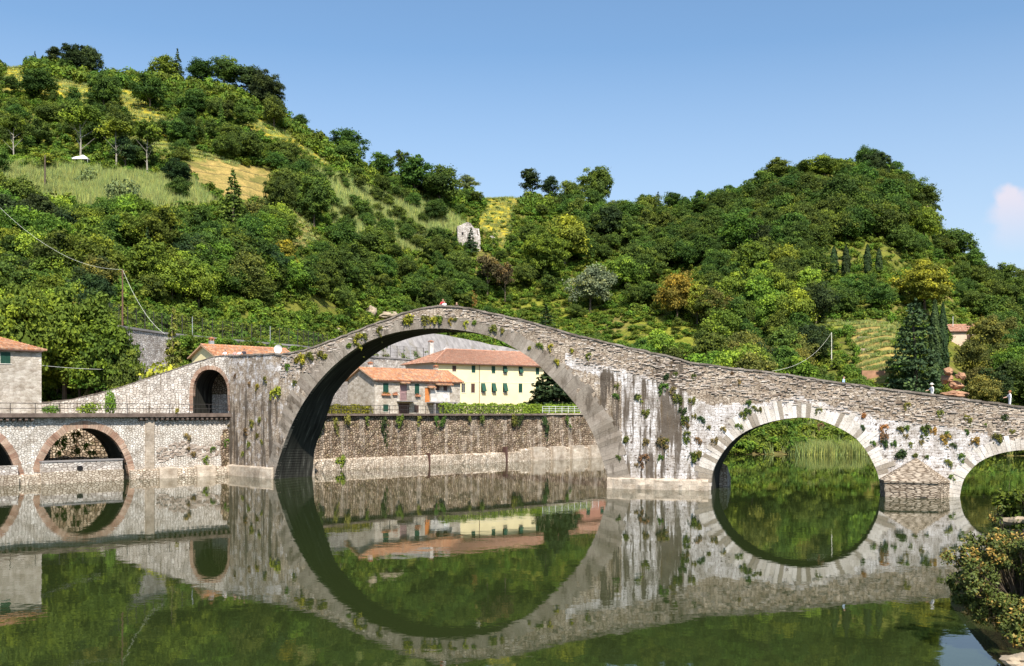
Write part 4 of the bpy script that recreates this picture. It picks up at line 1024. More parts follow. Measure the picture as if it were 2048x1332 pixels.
# stone house behind the railing, seen through the arch
O = Vector((-19.1, 139.0, 0)); Mx, Mi = local_frame(O, bang); L = 15.9
ww = [(*win_px(Mi, 771.6, 777, .95, 1.5), 'closed'), (*win_px(Mi, 834, 778, .85, 1.45), 'closed'), (*win_px(Mi, 875, 778, .75, 1.1), 'closed', 'brownshut'), (*win_px(Mi, 890.5, 779, .75, 1.1), 'closed', 'brownshut'),
      (*win_px(Mi, 771.6, 816, .9, 1.0), 'closed'), (*win_px(Mi, 833, 818, .8, 1.1), 'closed', 'brownshut')]
dd = [(*win_px(Mi, 807, 785, 1.3, 2.3), 'mauve'), (*win_px(Mi, 855, 790, .95, 2.15), 'orange'), (*win_px(Mi, 808, 818, 2.0, 1.6), 'brownshut')]
sh, _, _ = gable_house('stone_cottage', 'low stone cottage with orange tile roof, balcony and orange door seen through the main arch', O, bang, L, 6.4, 5.5, 11.8, 1.55, M['house_stone'], M['tiles'], ww, dd, over=.4, gable_l=M['house_stone'],
            chims=[(2.2, 4.0, 12.6, 13.9, .5, 'white'), (14.1, 3.6, 12.6, 13.8, .55, 'house_stone')])
def part(b, name, mat, root): return b.build(name, mat, root)
x0, zb = facade_xz(Mi, 793, 801.5); x1, _ = facade_xz(Mi, 826, 801.5)
b = MB(); b.box(x0, -1.15, zb - .12, x1, -.01, zb); bal = part(b, 'balcony', M['concrete'], sh)
b = MB()
for i in range(15): x = x0 + .04 + (x1 - x0 - .08) * i / 14; b.box(x - .012, -1.12, zb + .001, x + .012, -1.09, zb + .95)
b.box(x0, -1.14, zb + .95, x1, -1.07, zb + 1.0); part(b, 'railing', M['iron'], bal)
x0, zb = facade_xz(Mi, 853, 804); x1, _ = facade_xz(Mi, 899, 804)
b = MB(); b.box(x0, -1.8, zb - .15, x1, -.01, zb)
for x in (x0 + .1, x1 - .35): b.box(x, -1.7, 5.6, x + .25, -1.45, zb - .151)
part(b, 'terrace', M['concrete'], sh)
for (px, py, w, d_) in ((806.5, 764.5, 1.5, .7), (884.6, 768, 3.0, .8), (861, 774, 1.2, .6)):
    x, z = facade_xz(Mi, px, py); b = MB(); roof_plane(b, (x - w / 2, -d_, z - .12), (x + w / 2, -d_, z - .12), (x + w / 2, -.02, z + .12), (x - w / 2, -.02, z + .12)); part(b, 'porch_roof', M['tiles'], sh)
x, z = facade_xz(Mi, 861, 789); b = MB(); x2, z2 = facade_xz(Mi, 899, 793)
b = MB(); b.box(x + .1, -.03, zb + .05, x2, -.005, zb + 1.7); part(b, 'rendered_panel', M['white'], sh)
def flower_box(px, py, w, label):
    x, z = facade_xz(Mi, px, py); t = thing('flower_box', label, 'flower box', Mx @ Vector((x, -.2, z)), bang, 'flower boxes on the cottage')
    b = MB(); b.box(-w / 2, -.12, -.12, w / 2, .12, .1); part(b, 'box', M['terra'], t)
    me = bush_mesh('flowers', .9, .6, 160, .09, 6); o = bpy.data.objects.new('flowers', me); COL.objects.link(o); o.parent = t; o.location = (0, 0, .0); o.scale = (w, .5, .6); o.color = (.30, .12, .03, 1)
flower_box(771, 789, 1.5, 'orange flower box under the green-shuttered window left of the balcony'); flower_box(789, 788.5, .8, 'orange flower box beside the left end of the balcony railing'); flower_box(834.5, 791.5, .9, 'orange flower box under the green window right of the balcony')
x, z = facade_xz(Mi, 882.7, 787)
dish('satellite_dish', 'white satellite dish on the terrace of the stone cottage', Mx @ Vector((x, -1.0, zb + .6)), .36)

# big yellow house
ang = math.atan2(13, 19.4); O = Vector((-13.6, 177, 0)); Mx2, Mi2 = local_frame(O, ang)
_, ze = facade_xz(Mi2, 871, 722.5)
ww = []
for px, w, h, st, m in ((908.5, .8, 1.0, 'closed', 'brownshut'), (947, .8, 1.3, 'closed', 'shutter'), (987, .8, 1.3, 'closed', 'shutter'), (1009.6, .8, 1.35, 'awning', 'shutter'), (1041, .8, 1.4, 'awning', 'shutter'), (1075, .8, 1.3, 'closed', 'shutter'), (1110, .8, 1.3, 'closed', 'shutter'), (1140, .8, 1.3, 'closed', 'shutter')):
    ww.append((*win_px(Mi2, px, 738 + (px - 947) * .03, w, h), st, m))
for px, w, h, st, m in ((927, .85, 1.7, 'plain', 'shutter'), (946, .8, 1.65, 'closed', 'brownshut'), (966, .85, 1.75, 'awning', 'shutter'), (987, .85, 1.75, 'awning', 'shutter'), (1009.6, .85, 1.75, 'awning', 'shutter'), (1041, .85, 1.65, 'closed', 'shutter'), (1075, .85, 1.65, 'closed', 'shutter'), (1110, .85, 1.65, 'closed', 'shutter'), (1140, .8, 1.65, 'closed', 'shutter')):
    ww.append((*win_px(Mi2, px, 776, w, h), st, m))
yh, _, _ = gable_house('yellow_house', 'long pale yellow house with green shutters and hipped red tile roof inside the main arch', O, ang, 31, 11.2, 6, ze + .1, 2.5, M['yellow'], M['tiles_pink'], ww, [], gable_l=M['shadedplaster'], over=.75, hipL=5.5,
            hipR=5.5, chims=[(3.6, 8.0, 17.4, 20.0, .75, 'white')])
b = MB(); x, _ = facade_xz(Mi2, 958.5, 760); b.tube([(x, -.06, 6.4), (x, -.06, ze - .3)], .05, 6); b.tube([(x, -.06, ze - .3), (x, -.6, ze - .1)], .05, 6); part(b, 'downpipe', M['brownshut'], yh)
_, zt_ = facade_xz(Mi2, 960, 764.5); b = MB(); b.box(.02, -.035, zt_, 30.9, -.004, zt_ + .14); part(b, 'string_course', M['frame'], yh)
# window in the side wall whose shade is painted grey
b = MB(); b.box(-.05, 6.2, ze - 2.6, -.004, 7.1, ze - 1.1); o = part(b, 'window', M['frame'], yh); b = MB()
b.box(-.08, 6.27, ze - 2.52, -.051, 7.03, ze - 1.18); part(b, 'shutter', M['brownshut'], o)
dish('satellite_dish', 'white satellite dish on the roof of the long yellow house', Mx2 @ Vector((6.3, 6.5, ze + 2.1)), .75)
# reddish house beyond the yellow one (mostly behind the bridge leg, seen in the reflection)
O3 = Mx2 @ Vector((33.5, 2, 0))
gable_house('red_house', 'reddish plastered house beyond the right end of the yellow house', O3, ang, 9, 8, 6, ze - 1.0, 1.8, M['redplaster'], M['tiles_pink'], [(2, 12, 2.9, 13.4, 'closed'), (5.5, 12, 6.4, 13.4, 'closed')])
# yellow gabled house behind the ramp
ang4 = bang; A = P(376, HY, 118.5); Mx4, Mi4 = local_frame(A, ang4)
gd = Vector((-.6998, .7143, 0)); # gable runs back from the facade corner
C = P(432, HY, 120.5); O4 = Vector((C.x, C.y, 0)); ang4 = bang - .0
_, z4 = facade_xz(local_frame(O4, ang4)[1], 432, 710)
gable_house('yellow_gabled_house', 'small yellow house with a tiled gable roof rising behind the ramp of the bridge', O4, ang4, 11.2, 6.2, 6, z4, 1.35, M['yellow'], M['tiles'], [], [], over=.4, chims=[(1.6, 4.2, z4 + .8, z4 + 2.0, .5, 'galv')])
p = P(557, 699, 124); dish('satellite_dish', 'grey satellite dish behind the ramp parapet where the main arch begins', (p.x, p.y, p.z - .3), .55)
# pink house among the trees on the right
x, y, z = ground_at(1925, 700); A = P(1903, HY, y + 1); sc_ = y / F
O5 = Vector((A.x, A.y, 0)); ztop = EYE + (HY - 660) * sc_
gable_house('pink_house', 'small pale pink house half hidden by trees on the right slope', O5, -.15, 46 * sc_, 6, z - 3, ztop, 1.6, M['pinkplaster'], M['tiles_pink'], [(3.6, ztop - 3.0, 5.0, ztop - 1.2, 'closed', 'brownshut')], [], over=.5, ridge_y=3)
b = MB(); p = Vector((O5.x + .8, O5.y + 1, ztop + 1)); b.tube([p, p + Vector((0, 0, 2.6))], .06, 6); tag(b.build('chimney_pipe', M['whitepaint']), 'thin white pipe standing on the roof of the pink house', 'pipe')
# ruined white house on the hill
x, y, z = ground_at(935, 500); sc_ = y / F; A = P(915, HY, y)
t = thing('ruined_house', 'roofless white stone ruin on the green hillside above the main arch', 'ruin', (A.x, A.y, 0), .12)
def ruin(t, L, Dp, z0, tops, T=.4):
    b = MB(); n = len(tops)
    for i in range(n - 1):
        a, c = L * i / (n - 1), L * (i + 1) / (n - 1)
        b.hexa([(a, 0, z0), (c, 0, z0), (c, 0, tops[i + 1]), (a, 0, tops[i]), (a, T, z0), (c, T, z0), (c, T, tops[i + 1]), (a, T, tops[i])])
    b.build('front_wall', M['retaining'], t); b = MB()
    for x in (0, L - T): b.hexa([(x, T, z0), (x + T, T, z0), (x + T, T, tops[0 if x == 0 else -1]), (x, T, tops[0 if x == 0 else -1]), (x, Dp, z0), (x + T, Dp, z0), (x + T, Dp, tops[1]), (x, Dp, tops[1])])
    b.hexa([(T, Dp - T, z0), (L - T, Dp - T, z0), (L - T, Dp - T, tops[1]), (T, Dp - T, tops[2]), (T, Dp, z0), (L - T, Dp, z0), (L - T, Dp, tops[1]), (T, Dp, tops[2])]); b.build('side_wall', M['retaining'], t)
zz = lambda py: EYE + (HY - py) * sc_
ruin(t, 46 * sc_, 5, z - 1, [zz(452), zz(450), zz(446), zz(444), zz(446), zz(455), zz(468), zz(474)])
b = MB(); b.box(1.2, -.03, zz(470), 1.7, -.001, zz(464)); b.build('painted_window_shade', M['dark'], t)  # dark slab on the solid wall paints the shade of a window hole
x, y, z = ground_at(985, 492); sc_ = y / F; A = P(975, HY, y); t = thing('ruined_shed', 'small broken stone wall standing right of the white ruin on the hillside', 'ruin', (A.x, A.y, 0), .1)
ruin(t, 19 * sc_, 3, z - 1, [zz(476), zz(472), zz(471), zz(474), zz(480)])
x, y, z = ground_at(1000, 392)

# ------------------------------------------------------------------ railway terrace: retaining wall, netted slope, fence
def railtab(px): return float(np.interp(px, [r[0] for r in FOOT], [r[1] for r in FOOT])) - 9.3
RL = PxPath(railtab, 238, 1080, 10)
rt = thing('retaining_wall', 'tall pale stone retaining wall carrying the railway terrace above the houses', 'wall', RL.at(RL.S(400))[:])
cs = []
s = RL.S(238)
while s < RL.S(1075): cs.append((s, 6.5, 18.0)); s += .8
under(wall_loft('wall', RL, cs, .8, (M['retaining'], M['soffit']), 10), rt)
under(coping(RL, RL.S(238), RL.S(1074), lambda s: 18.0, -.15, .9, None, 'coping', M['concrete'], 2.0, .25, .01), rt)
RF = PxPath(lambda p: railtab(p) + 2.2, 205, 1080, 10)
def post_fence(name, label, path, px0, px1, n, h, z, group=None, pmat='rust', wires=5, hs=None):
    t = thing(name, label, 'fence', path.at(path.S(px0), 0, z)[:], 0, group); s0, s1 = path.S(px0), path.S(px1)
    for i in range(n):
        s = s0 + (s1 - s0) * i / (n - 1); b = MB(); p = path.at(s, 0, z); hh = h * random.uniform(.97, 1.03); b.tube([p, p + Vector((random.uniform(-.04, .04), 0, hh))], .055, 5); under(b.build('post', M[pmat if random.random() < .93 else 'galv']), t)
    b = MB()
    for k in range(wires):
        zz_ = z + .15 + (h - .25) * k / (wires - 1); b.tube([path.at(s0 + (s1 - s0) * i / 24, 0, zz_) for i in range(25)], .018, 3, caps=False)
    m = int((s1 - s0) / .35)
    for i in range(m): s = s0 + (s1 - s0) * i / m; b.tube([path.at(s, 0, z + .15), path.at(s, 0, z + h - .1)], .011, 3, caps=False)
    under(b.build('netting', M['iron']), t); return t
post_fence('rail_fence', 'tall rusty post and net fence along the railway above the ramp and yellow gabled house', RF, 218, 655, 27, 3.1, 18.0, pmat='iron')
post_fence('rail_fence', 'dark post and net fence along the terrace seen inside the main arch', RF, 735, 860, 11, 2.9, 18.0, pmat='iron')
# grey netted concrete slope
ns = thing('concrete_slope', 'broad grey sprayed-concrete slope rising behind the yellow house roof', 'slope wall', P(860, 700, 196)[:])
V = []; UV = []; n = 70; m = 14
tabx = [640, 760, 855, 940, 1033, 1120]; taby = [700, 668, 664, 680, 699, 716]
for i in range(n + 1):
    px = 660 + (1120 - 660) * i / n; ty = np.interp(px, tabx, taby); d0 = railtab(px) + 6.5
    for k in range(m + 1):
        f = k / m; d = d0 + 7 * f; z0 = 16.5; d1 = d0 + 7; z1 = EYE + (HY - ty) / F * d1
        p = P(px, HY, d); p.z = z0 + (z1 - z0) * f ** .9 + .3 * noise.noise(Vector((p.x * .3, f * 4, 1))); V.append(p[:]); UV.append((p.x, p.z))
Fc = [(i * (m + 1) + k, (i + 1) * (m + 1) + k, (i + 1) * (m + 1) + k + 1, i * (m + 1) + k + 1) for i in range(n) for k in range(m)]
under(grid_object('slope_face', V, UV, Fc, M['slope'], smooth=True), ns)
nbk = len(V); V2 = [(v[0], v[1] + 1.2, v[2] - .5) for v in V]
under(grid_object('slope_core', V2, UV, [f[::-1] for f in Fc], M['concrete']), ns)

# ------------------------------------------------------------------ railings, poles, cables
def railing(name, label, path, px0, px1, z, off, h=1.0, sp=1.6, mat='iron', bars=2, bal=0):
    t = thing(name, label, 'railing', path.at(path.S(px0), off, z)[:]); s0, s1 = path.S(px0), path.S(px1); n = min(95, max(2, int((s1 - s0) / sp)))
    for i in range(n + 1):
        s = s0 + (s1 - s0) * i / n; b = MB(); p = path.at(s, off, z); b.tube([p, p + Vector((0, 0, h))], .035, 5); under(b.build('post', M[mat]), t)
    for k in range(bars):
        b = MB(); zz_ = z + h * (k + 1) / bars; b.tube([path.at(s0 + (s1 - s0) * i / 20, off, zz_ - .02) for i in range(21)], .028, 4); under(b.build('rail', M[mat]), t)
    if bal:
        b = MB(); m = int((s1 - s0) / bal)
        for i in range(m): s = s0 + (s1 - s0) * i / m; b.tube([path.at(s, off, z + .08), path.at(s, off, z + h)], .012, 3, caps=False)
        under(b.build('balusters', M[mat]), t)
railing('railing', 'thin dark iron railing along the edge of the viaduct road', BK, -200, 452, 6.98, -.45, 1.0, 2.2, 'iron', 2)
railing('railing', 'dark iron railing with balusters along the embankment in front of the stone cottage', BK, 600, 1028, 6.92, .1, 1.05, 1.5, 'iron', 2, .42)
railing('railing', 'pale grey three-bar railing on the embankment beside the right leg of the main arch', BK, 1088, 1200, 7.0, .3, 1.0, 1.3, 'whitepaint', 3)
def catenary(a, c, sag, n=16): a, c = Vector(a), Vector(c); return [a.lerp(c, i / n) - Vector((0, 0, sag * 4 * (i / n) * (1 - i / n))) for i in range(n + 1)]
def pole(label, p0, H, r=.13, mat='rust', name='utility_pole', arm=True):
    t = thing(name, label, 'pole', p0); b = MB(); b.tube([(0, 0, -.5), (0, 0, H * .5), (0, 0, H)], [r, r * .85, r * .65], 8); b.build('shaft', M[mat], t)
    if arm: b = MB(); b.box(-.28, -.05, H - .35, .28, .05, H - .27); b.build('crossarm', M['iron'], t)
    return t
pp = P(245, 664, railtab(245) + 1.2); Hh = (664 - 539) / F * pp.y
pole('tall rusty brown utility pole on the railway terrace at the left, carrying pale cables', pp, Hh)
tp = pp + Vector((0, 0, Hh))
b = MB(); b.tube(catenary(tp, P(118, 505, 146), .6), .016, 4); b.tube(catenary(P(118, 505, 146), P(0, 415, 155), .5), .016, 4)
tag(b.build('power_cable', M['cable']), 'pale cable running up left from the rusty pole across the dark trees', 'cable')
b = MB(); b.tube(catenary(tp, P(330, 668, 128), 1.2), .02, 4); tag(b.build('power_cable', M['cable']), 'pale cable dropping steeply right from the rusty pole to the conifer', 'cable')
b = MB(); b.tube(catenary(P(84, 731, 103.5), P(285, 737, 134), .25), .025, 4); tag(b.build('power_cable', M['cable']), 'thin pale cable stretched right from the wall of the left stone house', 'cable')
x, y, z = ground_at(1663, 742); Hh = (742 - 672) / F * y; pole('thin pale pole standing among the trees on the right slope', (x, y, z), Hh, .12, 'palepole', arm=False)
b = MB(); b.tube(catenary((x, y, z + Hh), P(1545, 742, 108), 1.6), .02, 4); tag(b.build('power_cable', M['palepole']), 'slack pale cable sagging left from the thin pale pole', 'cable')
x, y, z = ground_at(90, 398); Hh = (398 - 322) / F * y; pole('thin dark wooden pole with leafy climber standing in the reeds at the left', (x, y, z), Hh, .2, 'bark', arm=False)
for (px, pt_, pb) in ((613, 320, 345),):
    x, y, z = ground_at(px, pb); pole('slim pale pole on the upper left hillside', (x, y, z), 26 / F * y, .12, 'palepole', arm=False)

# garden canopy, hedge and white tent on the left hill
x, y, z = ground_at(166, 330); sc_ = y / F; t = thing('garden_canopy', 'white pyramid garden canopy beside a hedge on the left hillside', 'canopy', (x, y, z)); b = MB(); w = 16 * sc_; h0, h1 = 7 * sc_, 17 * sc_
for a, c in ((( -w, -w), (w, -w)), ((w, -w), (w, w)), ((w, w), (-w, w)), ((-w, w), (-w, -w))):
    b.face([(*a, h0), (*c, h0), (0, 0, h1)]); b.face([(*a, h0 - .25), (*c, h0 - .25), (*c, h0), (*a, h0)])
b.build('canvas', M['cloth'], t)
for a in ((-w, -w), (w, -w), (w, w), (-w, w)): b = MB(); b.tube([(*a, -1), (*a, h0)], .07, 5); b.build('leg', M['galv'], t)
x, y, z = ground_at(2, 345); t = thing('greenhouse', 'white plastic greenhouse cut by the left edge of the photo', 'greenhouse', (x - 3.5, y, z)); b = MB(); sc_ = y / F; n = 9
for i in range(n):
    a0, a1 = math.pi * i / n, math.pi * (i + 1) / n; r = 24 * sc_
    b.face([(r * math.cos(a0), 0, r * 1.2 * math.sin(a0)), (r * math.cos(a1), 0, r * 1.2 * math.sin(a1)), (r * math.cos(a1), 9, r * 1.2 * math.sin(a1)), (r * math.cos(a0), 9, r * 1.2 * math.sin(a0))])
b.face([(24 * sc_ * math.cos(math.pi * i / n), 0, 24 * sc_ * 1.2 * math.sin(math.pi * i / n)) for i in range(n + 1)]); b.build('cover', M['cloth'], t)
b = MB(); b.box(.6, -.12, 0, 1.6, -.02, 2.0); b.build('door', M['shutter'], t)

# ------------------------------------------------------------------ people on the bridge
def person(px, py_head, label, shirt, trousers, hair=(.05, .035, .025), hat=None, turn=0.0, H=1.68, arms='rail', off=.75, skirt=False):
    """a standing figure: one skinned body coloured by clothing height; hair or hat are children"""
    s = BR.S(px); d = BR.D(px); zfeet = btop(s) - .93; k = H / 1.7
    if py_head is not None: zfeet = max(zfeet, EYE + (HY - py_head) / F * (d + off) - H)
    base = BR.at(s, off, zfeet)
    V = {'pel': (0, 0, .93), 'abd': (0, 0, 1.08), 'chest': (0, 0, 1.28), 'neck': (0, 0, 1.44), 'nk2': (0, -.01, 1.50), 'head': (0, -.02, 1.58), 'crown': (0, -.01, 1.66)}
    E = [('pel', 'abd'), ('abd', 'chest'), ('chest', 'neck'), ('neck', 'nk2'), ('nk2', 'head'), ('head', 'crown')]; Rr = {'pel': .145, 'abd': .125, 'chest': .15, 'neck': .07, 'nk2': .055, 'head': .098, 'crown': .075}
    for sd, sg in (('l', -1), ('r', 1)):
        V['sh' + sd] = (.17 * sg, 0, 1.38); Rr['sh' + sd] = .068
        if arms == 'rail' or (arms == 'one' and sg < 0): V['el' + sd] = (.25 * sg, -.16, 1.16); V['wr' + sd] = (.16 * sg, -.40, 1.10); V['ha' + sd] = (.13 * sg, -.48, 1.08)
        else: V['el' + sd] = (.25 * sg, .02, 1.12); V['wr' + sd] = (.25 * sg, -.06, .88); V['ha' + sd] = (.24 * sg, -.08, .79)
        Rr['el' + sd] = .045; Rr['wr' + sd] = .032; Rr['ha' + sd] = .035
        E += [('chest', 'sh' + sd), ('sh' + sd, 'el' + sd), ('el' + sd, 'wr' + sd), ('wr' + sd, 'ha' + sd)]
        V['hip' + sd] = (.09 * sg, 0, .86); V['kn' + sd] = (.11 * sg, -.03, .48); V['an' + sd] = (.11 * sg, .02, .08); V['to' + sd] = (.12 * sg, -.15, .035)
        Rr['hip' + sd] = .095; Rr['kn' + sd] = .062; Rr['an' + sd] = .042; Rr['to' + sd] = .04
        E += [('pel', 'hip' + sd), ('hip' + sd, 'kn' + sd), ('kn' + sd, 'an' + sd), ('an' + sd, 'to' + sd)]
    names = list(V); me = bpy.data.meshes.new('body'); me.from_pydata([tuple(c * k for c in V[n_]) for n_ in names], [(names.index(a), names.index(c)) for a, c in E], [])
    o = bpy.data.objects.new('body', me); COL.objects.link(o); sk = o.modifiers.new('skin', 'SKIN')
    for i, n_ in enumerate(names): r = Rr[n_] * k; me.skin_vertices[0].data[i].radius = (r, r * (.75 if n_ in ('pel', 'abd', 'chest') else 1))
    me.skin_vertices[0].data[0].use_root = True
    sk.use_smooth_shade = True; sb = o.modifiers.new('smooth', 'SUBSURF'); sb.levels = sb.render_levels = 1
    t = NT('clothing'); z = t.n('ShaderNodeSeparateXYZ', Vector=t.obj()).outputs[2]; y_ = t.n('ShaderNodeSeparateXYZ', Vector=t.obj()).outputs[1]
    c = t.mix(t.step(z, .90 * k, .93 * k), trousers, shirt); c = t.mix(t.step(z, 1.42 * k, 1.44 * k), c, (.55, .33, .24)); c = t.mix(t.step(y_, -.14 * k, -.2 * k), c, (.55, .33, .24))
    c = t.mix(t.step(z, .10 * k, .07 * k), c, (.05, .05, .06)); me.materials.append(t.done(c, .85))
    rt_ = thing('person', label, 'person', base, turn - .33); o.parent = rt_
    b = MB(); n = 10
    if hat is None:
        for i in range(4):
            for j in range(n):
                def q(i, j): a = 2 * math.pi * j / n; th = i / 4 * 1.75; fr = .012 if math.sin(a) < 0 and i > 2 else 0; return (.108 * math.sin(th) * math.cos(a) * k, (.02 + .112 * math.sin(th) * math.sin(a)) * k, (1.60 + .12 * math.cos(th) + fr * 4) * k)
                b.face([q(i, j), q(i + 1, j), q(i + 1, j + 1), q(i, j + 1)])
        ho = b.build('hair', simple('hair', hair, .8, .2, 8), rt_, smooth=True, merge=True)
    else:
        prof = [(.20, 1.615), (.20, 1.635), (.115, 1.645), (.11, 1.70), (.09, 1.745), (0.001, 1.76)]
        for i in range(len(prof) - 1):
            for j in range(14):
                def q(i, j): a = 2 * math.pi * j / 14; return (prof[i][0] * math.cos(a) * k, (-.01 + prof[i][0] * math.sin(a)) * k, prof[i][1] * k)
                b.face([q(i, j), q(i, j + 1), q(i + 1, j + 1), q(i + 1, j)])
        b.build('hat', simple('hat', hat, .9, .05, 4), rt_, smooth=True, merge=True)
    b = MB()                                                          # nose and ears so that the head has a front
    b.tube([(0, -.10 * k, 1.60 * k), (0, -.135 * k, 1.575 * k)], [.012, .016], 5)
    for sg in (-1, 1): b.tube([(sg * .088 * k, 0, 1.55 * k), (sg * .10 * k, .005, 1.60 * k)], .016, 5)
    b.build('face', simple('skin', (.55, .33, .24), .8, .05, 4), rt_)
    return rt_
person(441, 700, 'person in a white top leaning on the parapet over the ramp, left of the group', (.75, .73, .76), (.2, .2, .25), H=1.6)
person(458, 702, 'person with bare arms in a pink top, left of the three people together', (.62, .35, .32), (.15, .14, .2), hair=(.16, .09, .04), H=1.6, arms='one')
person(467, 701, 'person in a white shirt in the middle of the three people together', (.75, .70, .68), (.3, .2, .16), hair=(.1, .06, .03), H=1.62)
person(476, 698, 'dark-haired person in a black top, right of the three people together', (.05, .045, .06), (.10, .10, .12), H=1.72, arms='one')
person(877, 598, 'person in a red shirt standing at the crown of the bridge', (.50, .05, .06), (.10, .06, .07), hair=(.18, .10, .05), H=1.75, arms='one', off=1.1)
person(883, 604, 'person in a white dress in front of the red shirt at the bridge crown', (.82, .78, .82), (.8, .76, .8), hair=(.12, .07, .04), H=1.55, off=.7)
person(907, 605, 'small blond person in dark clothes right of the crown of the bridge', (.06, .04, .035), (.05, .05, .06), hair=(.45, .36, .18), H=1.35, off=.8)
person(1687, 755, 'person in a pale blue shirt walking where the bridge slopes down', (.42, .58, .78), (.3, .3, .36), hair=(.07, .05, .03), H=1.6, turn=1.3, arms='down')
person(1865, 767, 'person in a white shirt and white sun hat walking down the bridge', (.82, .82, .80), (.75, .75, .72), hat=(.80, .78, .72), H=1.72, turn=-1.2, arms='one')
person(2022, 781, 'person in white with auburn hair near the right end of the bridge', (.82, .80, .82), (.7, .7, .7), hair=(.36, .15, .06), H=1.7, turn=-1.4, arms='one')
